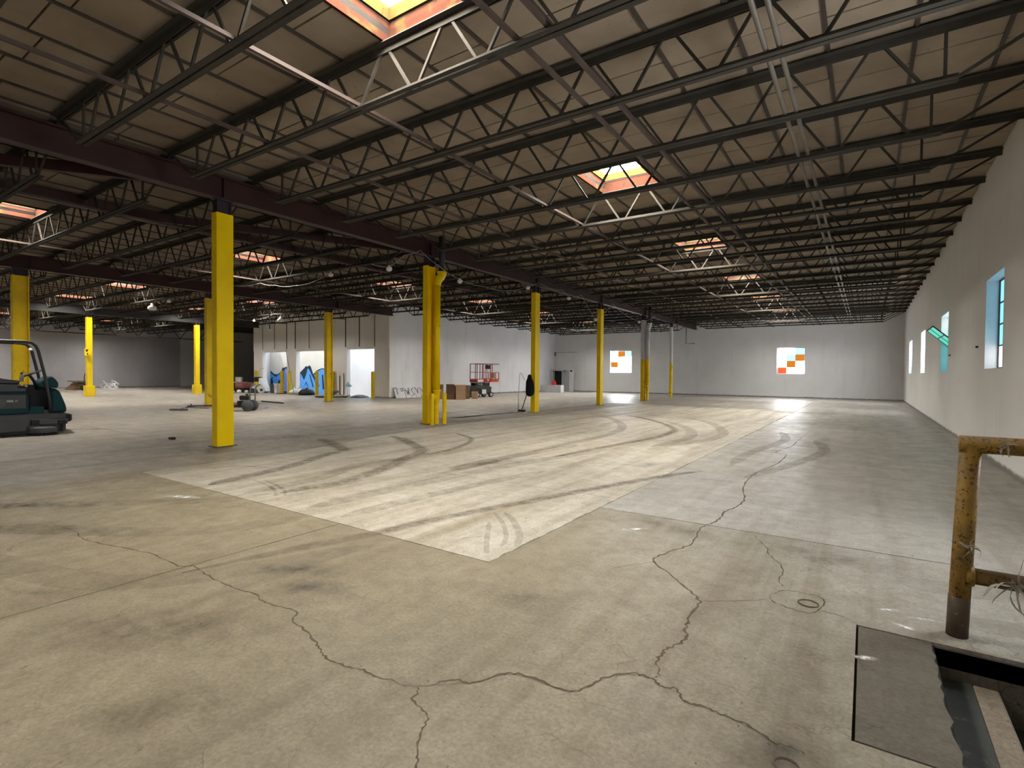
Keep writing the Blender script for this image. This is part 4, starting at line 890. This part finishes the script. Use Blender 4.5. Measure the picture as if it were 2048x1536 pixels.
for y in (.05, .73):
    for x in (.15, .58, .97, 1.27, 1.42, 1.72): MB().box(x - .018, x + .018, y - .018, y + .018, 1.02, 2.12 if x < 1.7 else 1.6).obj('rail_post', MT['dkred'] if x < 1 else MT['red'], lf)
    MB().box(1.98, 2.016, y - .018, y + .018, 1.1, 1.60).obj('rail_post', MT['red'], lf)
    MB().box(.13, 2.03, y - .018, y + .018, 2.10, 2.14).obj('top_rail', MT['dkred'], lf); MB().box(.13, 2.02, y - .015, y + .015, 1.57, 1.60).obj('mid_rail', MT['red'], lf)
for x in (.15, 2.0):
    for z in (1.58, 2.12): MB().box(x - .015, x + .015, .05, .73, z - .015, z + .015).obj('end_rail', MT['red'], lf)
bevel(MB().box(.95, 1.22, .0, .16, 1.80, 2.06).obj('control_box', MT['black'], lf), .02); MB().tube([(1.12, .05, 1.8), (1.13, .04, 1.4), (1.10, .03, 1.18)], .01, 6).obj('control_cable', MT['black'], lf)
def carton(x, y, sx, sy, sz, rz, lab, mat='card', flaps=True, z=0):
    c = thing('cardboard_box', (x, y, z), lab, 'box', None, R(rz)); t = .012
    m = MB(); m.box(-sx / 2, sx / 2, -sy / 2, -sy / 2 + t, 0.0, sz).box(-sx / 2, sx / 2, sy / 2 - t, sy / 2, 0, sz).box(-sx / 2, -sx / 2 + t, -sy / 2 + t, sy / 2 - t, 0, sz).box(sx / 2 - t, sx / 2, -sy / 2 + t, sy / 2 - t, 0, sz).box(-sx / 2 + t, sx / 2 - t, -sy / 2 + t, sy / 2 - t, 0, t)
    m.obj('carton', MT[mat], c)
    if flaps:
        MB().bar((0, -sy / 2, sz), (0, -sy / 2 - .10, sz + .10), sx * .96, t).obj('flap', MT[mat], c); MB().bar((0, sy / 2, sz), (0, sy / 2 + .12, sz + .05), sx * .96, t).obj('flap', MT[mat], c)
    else: MB().box(-sx / 2, sx / 2, -sy / 2, sy / 2, sz, sz + t).obj('lid', MT[mat], c)
    return c
carton(-19.32, 23.4, .55, .50, .84, 40, 'tall brown carton standing closest to the camera left of the scissor lift', 'card', False)
carton(-19.95, 23.3, .50, .45, .78, 30, 'dark open carton left of the tall brown carton', 'carddk')
carton(-20.62, 23.0, .46, .44, .76, 50, 'brown open carton with white packing, leftmost of the cartons by the lift', 'card')
carton(-19.75, 24.35, .5, .5, .80, 35, 'dark brown carton between the tall carton and the scissor lift', 'carddk', False)
carton(-19.35, 24.75, .32, .30, .42, 20, 'small tan carton on the floor in front of the lift wheel', 'card', False)
p = MB(); vs = [(random.uniform(-.16, .16), random.uniform(-.14, .14), random.uniform(0, .06)) for _ in range(10)]
pk = MB().lathe([(.17, .0), (.16, .06), (.10, .14), (.03, .20)], n=9).obj('packing_paper', MT['litter']); tag(pk, 'crumpled white packing sticking out of the leftmost open carton', 'paper'); pk.location = (-20.62, 23.0, .70)
# white boards leaning on the dock side wall
for i, y in enumerate((22.15, 22.55, 23.0, 23.42, 23.85, 24.25)):
    bd = thing('wall_board', (-23.30, y, 0), ['white board with black spray marks, first in the row leaning on the dock side wall', 'white sprayed board, second in the row leaning on the dock side wall', 'white board with a black scrawl, third in the row leaning on the dock side wall',
        'white sprayed board, fourth in the row leaning on the dock side wall', 'white board, fifth in the row leaning beside the drain column', 'narrow white board, last in the row beside the drain column'][i], 'board', 'boards leaning on the dock side wall')
    wdt = .40 if i < 5 else .22
    MB().add([(.28, -wdt / 2, .0), (.28, wdt / 2, 0), (.02, wdt / 2, .64), (.02, -wdt / 2, .64), (.22, -wdt / 2, .0), (.22, wdt / 2, 0), (-.03, wdt / 2, .62), (-.03, -wdt / 2, .62)],
             [(0, 1, 2, 3), (7, 6, 5, 4), (0, 4, 5, 1), (1, 5, 6, 2), (2, 6, 7, 3), (3, 7, 4, 0)]).obj('board_panel', MT['board'], bd)
    def onb(yy, t): return (.285 - .26 * t, yy, .64 * t)
    sh = [[(-.14, .9), (-.05, .95), (.06, .8), (-.03, .6), (.02, .35)], [(-.1, .85), (.08, .9), (.12, .7), (.0, .62), (-.08, .7)], [(-.15, .8), (-.02, .3), (.02, .7), (.08, .3), (.14, .9)], [(.1, .9), (-.08, .75), (.0, .5), (.1, .3), (-.1, .2)], [(-.12, .95), (.0, .4), (.1, .9)], [(-.05, .9), (.02, .5)]][i]
    MB().tube([onb(a, b2) for a, b2 in sh], .022, 5).obj('spray_line', MT['ink'], bd)
    MB().box(.0, .25, -wdt / 2 - .012, -wdt / 2 - .002, .0, .05).obj('board_foot', MT['boardbk'], bd)

# ---------------------------------------------------------------- back-left corner: cabinet, low counter, fuel can
cb = thing('metal_cabinet', (-22.28, 41.0, 0), 'tall white metal cabinet with an open dark doorway in the back-left corner', 'cabinet')
MB().box(-1.0, -.92, -.3, .3, 0, 1.82).obj('side_panel', MT['white'], cb); MB().box(-.92, .10, .28, .30, 0, 1.78).obj('back_panel', MT['black'], cb); MB().box(.10, .18, -.3, .3, 0, 1.82).obj('side_panel', MT['white'], cb); MB().box(-1.0, .18, -.3, .3, 1.82, 1.90).obj('top_panel', MT['white'], cb)
MB().box(-.92, .1, -.28, .28, .0, .05).obj('cabinet_base', MT['black'], cb)
d1 = thing('upright_sheet', (-21.98, 40.62, 0), 'grey white panel leaning beside the open cabinet', 'panel'); bevel(MB().box(-.12, .55, -.04, .04, 0, 1.84).obj('sheet', MT['lightgrey'], d1), .01); MB().box(.1, .2, -.05, -.04, 1.7, 1.84).obj('clip', MT['black'], d1)
d2 = thing('upright_sheet', (-21.35, 40.75, 0), 'narrow bright white panel at the right end of the cabinet', 'panel'); bevel(MB().box(-.1, .30, -.05, .05, 0, 1.86).obj('sheet', MT['white'], d2), .01); MB().box(-.02, .2, -.06, -.05, 1.72, 1.84).obj('clip', MT['black'], d2)
ct = thing('low_counter', (-21.65, 38.05, 0), 'low white counter on the floor in front of the corner cabinet', 'counter')
MB().box(-.98, .90, -.25, .25, .0, .55).obj('counter_body', MT['white_post'], ct); MB().box(-1.0, .98, -.28, .28, .55, .60).obj('counter_top', MT['white'], ct); MB().box(.90, .98, -.26, .26, 0, .55).obj('corner_post', MT['white'], ct)
fc = thing('fuel_can', (-21.42, 38.0, .60), 'small red fuel can standing on the low corner counter', 'fuel can')
bevel(MB().prism_y([(-.16, 0), (.16, 0), (.16, .22), (.06, .34), (-.08, .34), (-.16, .26)], -.09, .09).obj('can_body', MT['canred'], fc), .02); MB().tube([(-.06, 0, .34), (-.04, 0, .41), (.06, 0, .40), (.08, 0, .33)], .015, 6).obj('can_handle', MT['canred'], fc); MB().tube([(.12, 0, .25), (.20, 0, .34)], .018, 6).obj('spout', MT['blackm'], fc)
hb = thing('hanging_rail', (-22.1, 41.3, 3.42), 'thin grey rail fixed high in the back-left corner', 'rail'); MB().box(-1.1, 1.1, -.03, .03, -.02, .02).obj('rail_bar', MT['lightgrey'], hb); MB().box(-1.12, -1.06, -.06, .06, -.30, .06).obj('rail_bracket', MT['dkgrey'], hb)
lb = thing('drop_pipe', (-11.6, 41.15, 3.92), 'thin black L-shaped drop pipe hanging before the back wall', 'pipe'); MB().tube([(0, 0, 1.70), (0, 0, .02), (.65, 0, .02)], .025, 8).obj('bent_pipe', MT['blackm'], lb)

# ---------------------------------------------------------------- clutter round the loading dock
tb = thing('work_table', (-41.0, 22.0, 0), 'grey work table with white pots at the dark end left of the dock', 'table')
bevel(MB().box(-1.3, 1.3, -.5, .5, .62, .70).obj('table_top', MT['lightgrey'], tb), .01)
for x in (-1.2, 1.15):
    for y in (-.45, .42): MB().box(x, x + .06, y, y + .06, 0, .62).obj('leg', MT['dkgrey'], tb)
MB().box(-1.1, .2, -.40, .4, .1, .60).obj('under_shelf_box', MT['dkgrey'], tb)
for i, x in enumerate((.55, .95)):
    b = thing('white_pot', (-41.0 + x, 21.95, .70), ['left white pot on the grey table beside the dock', 'right white pot on the grey table beside the dock'][i], 'pot'); MB().lathe([(.15, 0), (.17, .36), (.15, .37)], n=14).obj('pot_body', MT['white'], b); MB().lathe([(.175, .33), (.175, .37)], n=14).obj('rim', MT['litter'], b)
rc = thing('red_chest', (-37.35, 20.75, 0), 'faded red chest with a black base at the left corner of the dock', 'chest'); bevel(MB().box(-.55, .55, -.4, .4, .32, .70).obj('chest_body', MT['redbox'], rc), .04); MB().box(-.65, .6, -.42, .42, .0, .32).obj('chest_base', MT['black'], rc); MB().tube([(-.4, -.41, .55), (.4, -.41, .55)], .02, 6).obj('chest_handle', MT['lightgrey'], rc)
for i, (x, y, r) in enumerate(((-36.55, 20.45, .14), (-36.6, 19.95, .17), (-36.9, 19.7, .12))):
    b = thing('paper_wad', (x, y, 0), ['crumpled white paper wad nearest the red chest', 'larger crumpled white paper wad beside the red chest', 'frontmost crumpled white paper wad by the red chest'][i], 'paper'); MB().lathe([(r * .6, .003), (r, r * .5), (r * .7, r * 1.1), (.02, r * 1.3)], n=8).obj('wad', MT['litter'], b)
fan = thing('floor_machine', (-36.2, 21.2, 0), 'white upright floor machine with a black motor in the left dock opening', 'floor machine')
MB().box(-.7, .1, -.22, .22, .28, .52).obj('white_tank', MT['white'], fan); MB().lathe([(.24, .78), (.27, .86), (.27, 1.06), (.22, 1.12)], (-.15, 0, 0), 16).obj('motor', MT['black'], fan); MB().tube([(-.05, 0, .0), (-.05, 0, .85)], .05, 8).obj('stand', MT['dkgrey'], fan)
MB().tube([(-.2, 0, 1.1), (-.05, 0, 1.5), (.25, 0, 1.75), (.6, 0, 1.72)], .03, 8).obj('hose_arch', MT['litter'], fan); bevel(MB().prism_y([(.25, .1), (1.0, .1), (.85, .5), (.5, 1.05), (.35, 1.05)], -.25, .25).obj('white_cone', MT['litter'], fan), .04)
kt = thing('dark_tarp', (-35.75, 20.85, 0), 'low dark tarp heap on the floor in the left dock opening', 'tarp'); MB().lathe([(.7, .003), (.6, .12), (.35, .2), (.05, .24)], n=11).obj('tarp_heap', MT['dirtdk'], kt)
rl2 = thing('paper_roll', (-34.75, 20.5, .243), 'white paper roll lying on its side below the left graffiti', 'roll', None, R(60)); MB().lathe([(.07, -.18), (.24, -.18), (.24, .18), (.07, .18)], (0, 0, 0), 18, 'y').obj('roll_body', MT['white'], rl2); MB().lathe([(.06, -.185), (.09, -.185), (.09, .185), (.06, .185)], (0, 0, 0), 12, 'y').obj('roll_core', MT['black'], rl2)
for i, (x, mm, lab) in enumerate(((-34.55, 'dkgrey', 'dark grey bucket standing beside the white roll at the dock'), (-34.08, 'white', 'tall white bucket left of the yellow bollard at the dock'))):
    b = thing('bucket', (x, 21.25, 0), lab, 'bucket'); MB().lathe([(.18, 0), (.21, .62 + .06 * i), (.19, .63 + .06 * i)], n=14).obj('bucket_body', MT[mm], b); MB().lathe([(.22, .58 + .06 * i), (.22, .63 + .06 * i)], n=14).obj('bucket_rim', MT[mm], b)
mt = tag(MB().prism([(-33.6, 20.85), (-32.75, 20.85), (-32.7, 21.1), (-33.5, 21.12)], .004, .05).obj('rubber_mat', MT['dirtdk']), 'black rubber mat on the floor between the two graffiti openings', 'mat')
for i, (x, y) in enumerate(((-32.05, 21.2), (-31.35, 21.15))):
    b = thing('plastic_sack', (x, y, 0), ['left white plastic sack below the right graffiti', 'right white plastic sack below the right graffiti'][i], 'sack'); MB().lathe([(.24, .003), (.3, .14), (.22, .3), (.06, .40)], n=10).obj('sack_body', MT['litter'], b, True); MB().lathe([(.07, .38), (.10, .46), (.08, .47)], n=8).obj('sack_knot', MT['litter'], b)
bg2 = thing('black_bag', (-30.4, 21.05, 0), 'black rubbish bag slumped below the right graffiti', 'bag'); MB().lathe([(.5, .003), (.52, .15), (.36, .34), (.06, .42)], n=12).obj('bag_body', MT['black'], bg2, True); MB().lathe([(.07, .40), (.09, .47)], n=8).obj('bag_knot', MT['black'], bg2)
lp = tag(MB().tube([(-33.35, 21.45, 3.0), (-31.7, 21.0, .02)], .018, 6).obj('leaning_pole', MT['wire']), 'thin grey pole leaning across the pier between the graffiti openings', 'pole')
for i, (x, h) in enumerate(((-27.85, 1.3), (-27.45, 1.45))):
    b = tag(MB().box(x, x + .05, 21.62, 21.665, 0.0, h).obj('door_bar', MT['boardbk']), ['left grey bar standing on the pier beside the white dock opening', 'right grey bar standing on the pier beside the white dock opening'][i], 'bar')
sl = thing('debris_tray', (-26.9, 20.35, 0), 'shallow pale tray with scrap in front of the white dock opening', 'tray'); MB().lathe([(.9, .004), (1.05, .10), (1.0, .11), (.86, .03)], n=20).obj('tray_body', MT['rag'], sl); MB().bar((-.3, .1, .05), (.35, .1, .38), .3, .06).obj('scrap_block', MT['boardbk'], sl); MB().tube([(.2, .2, .4), (.5, .2, .25), (.75, .2, .02)], .02, 6).obj('scrap_wire', MT['wire'], sl)
bt = thing('blue_ribbon', (-26.75, 21.5, .62), 'pale blue plastic scrap hung at the left jamb of the white dock opening', 'plastic scrap'); MB().prism_y([(-.35, .0), (-.1, .32), (.12, .14), (.35, .05), (.1, -.02)], -.02, 0).obj('plastic_sheet', MT['bluep'], bt); MB().tube([(-.1, -.01, .1), (-.12, -.01, -.6)], .01, 6).obj('stake', MT['wire'], bt)
dp = thing('debris_heap', (-25.2, 21.05, 0), 'low grey debris heap on the sill of the white dock opening', 'debris'); MB().lathe([(.6, .004), (.45, .10), (.2, .17), (.02, .18)], n=9).obj('heap', MT['dkgrey'], dp)
# far left clutter
wp = thing('timber_pile', (-49.3, 14.6, 0), 'pile of boards with a tan sheet on top near the far grey wall', 'timber pile')
for i in range(5): MB().box(-1.0 + .05 * i, .9 - .1 * i, -.5 + .1 * i, .5, .12 * i + .003, .12 * i + .10).obj('plank', MT['wood'], wp)
MB().prism([(-.9, -.4), (.5, -.5), (.9, .3), (-.4, .5)], .62, .70).obj('tan_sheet', MT['nose'], wp)
dl = thing('hand_truck', (-47.4, 14.6, 0), 'small black hand truck left of the pedestal column with the sign', 'hand truck')
for y in (-.2, .2): MB().tube([(0, y, .12), (.05, y, 1.0), (.2, y, 1.25)], .03, 6).obj('truck_rail', MT['blackm'], dl)
MB().box(-.45, .1, -.3, .3, .05, .35).obj('truck_load', MT['black'], dl)
for y in (-.3, .3): MB().lathe([(.12, -.03), (.12, .03)], (0, y, .12), 12, 'y').obj('truck_wheel', MT['black'], dl)
ww = thing('wire_tangle', (-50.6, 17.4, 0), 'tangle of white strapping on the floor right of the signed pedestal column', 'strapping')
for k in range(7):
    c0 = Vector((random.uniform(-1.1, 1.1), random.uniform(-.4, .4), 0)); rr = random.uniform(.22, .38); c0.z = rr * .85 + .015
    MB().tube([c0 + Vector((rr * math.cos(t * .6), .2 * math.sin(t * .9 + k), rr * .85 * math.sin(t * .6))) for t in range(11)], .022, 5).obj('strap_loop', MT['litter'], ww)

# ---------------------------------------------------------------- hanging work lights and cables
def light_string(name, pts, bulbs, lab, r=.011):
    t = thing(name, pts[0], lab, 'light string'); o0 = Vector(pts[0])
    sm = []
    P = [Vector(p) - o0 for p in pts]
    for i in range(len(P) - 1):
        for k in range(5):
            a = k / 5; q = P[i].lerp(P[i + 1], a); sag = .06 * (P[i + 1] - P[i]).length * (4 * a * (1 - a)) * .6; sm.append(q - Vector((0, 0, sag)))
    sm.append(P[-1]); MB().tube(sm, r, 5).obj('cable', MT['wire'], t, True)
    for b in bulbs:
        c = Vector(b) - o0
        MB().lathe([(.02, .05), (.03, .03), (.075, 0), (.085, -.04), (.06, -.09), (.01, -.11)], c, 12).obj('lamp_bulb', MT['bulb'], t, True)
    return t
light_string('light_string', [(-10.40,9.05,4.26),(-10.40,9.635,4.29),(-10.40,10.168,4.693),(-10.40,10.797,4.95),(-10.40,11.562,4.65),(-10.40,12.516,4.40),(-10.40,13.729,4.36),(-10.40,15.161,4.42),(-10.40,16.422,4.75),(-10.40,17.157,4.98)],
             [(-10.40,9.635,4.278),(-10.40,12.516,4.384),(-10.40,16.422,4.73)], 'string of white work lamps hung from the girder between the second and third columns')
light_string('light_string', [(-10.40,17.3,4.98),(-10.40,18.4,4.90),(-10.40,19.042,4.98),(-10.40,19.613,4.741),(-10.40,20.805,4.98),(-10.40,22.253,4.079),(-10.40,24.2,4.98),(-10.40,27.833,4.45),(-10.40,30.5,4.98)],
             [(-10.40,19.613,4.73),(-10.40,22.253,4.07),(-10.40,27.833,4.44)], 'string of white work lamps hung from the girder beyond the third column')
light_string('light_string', [(-20.6,11.0,4.88),(-18.7,11.0,4.80),(-17.759,11.0,4.64),(-16.554,11.0,4.52),(-15.432,11.0,4.58),(-14.435,11.0,4.85)], [(-14.6, 11.0, 4.75)], 'slack cable looping below the lit joist right of the tallest column')
light_string('light_string', [(-32.4,17.3,4.85),(-30.08,17.3,4.554),(-28.03,17.3,4.80),(-25.581,17.3,4.80)], [(-30.08,17.3,4.55)], 'slack cable with one lamp in front of the dock wall')
light_string('light_string', [(-25.9,11.05,4.84),(-26.2,11.05,4.62),(-26.6,11.05,4.48),(-27.2,11.05,4.7),(-27.8,11.05,4.85)], [(-26.1,11.05,4.68)], 'short looped cable below the far joist left of the tallest column')
for x, y, zt, lab in ((-27.79, 11.05, 4.80, 'white pendant work lamp hanging left of the tallest column'), (-27.7, 17.50, 4.80, 'white pendant work lamp hanging before the dock wall')):
    p = thing('pendant_lamp', (x, y, 4.42), lab, 'lamp'); MB().tube([(0, 0, .22), (0, 0, zt - 4.42)], .012, 6).obj('lamp_cord', MT['wire'], p); MB().lathe([(.05, .24), (.07, .15), (.17, .08), (.18, -.02), (.12, -.08)], n=16).obj('lamp_shade', MT['bulb'], p, True)
hp = thing('drop_pipe', (-27.9, 16.95, 3.91), 'thin black drop pipe with a side arm hanging before the dock wall', 'pipe'); MB().tube([(0, 0, 1.56), (0, 0, 0)], .035, 8).obj('drop_tube', MT['blackm'], hp); MB().tube([(0, 0, .2), (-.55, 0, .2)], .022, 6).obj('side_arm', MT['blackm'], hp)
# wall fittings
for i, (y, z, lab) in enumerate(((14.6, 2.18, 'small dark pipe stub on the right wall left of the nearest window'), (19.0, 2.15, 'small dark pipe stub on the right wall between the two nearest windows'))):
    b = tag(MB().tube([(XR + .01, y, z), (XR - .025, y, z), (XR - .04, y, z - .01)], .022, 10).obj('pipe_stub', MT['blackm']), lab, 'pipe stub')
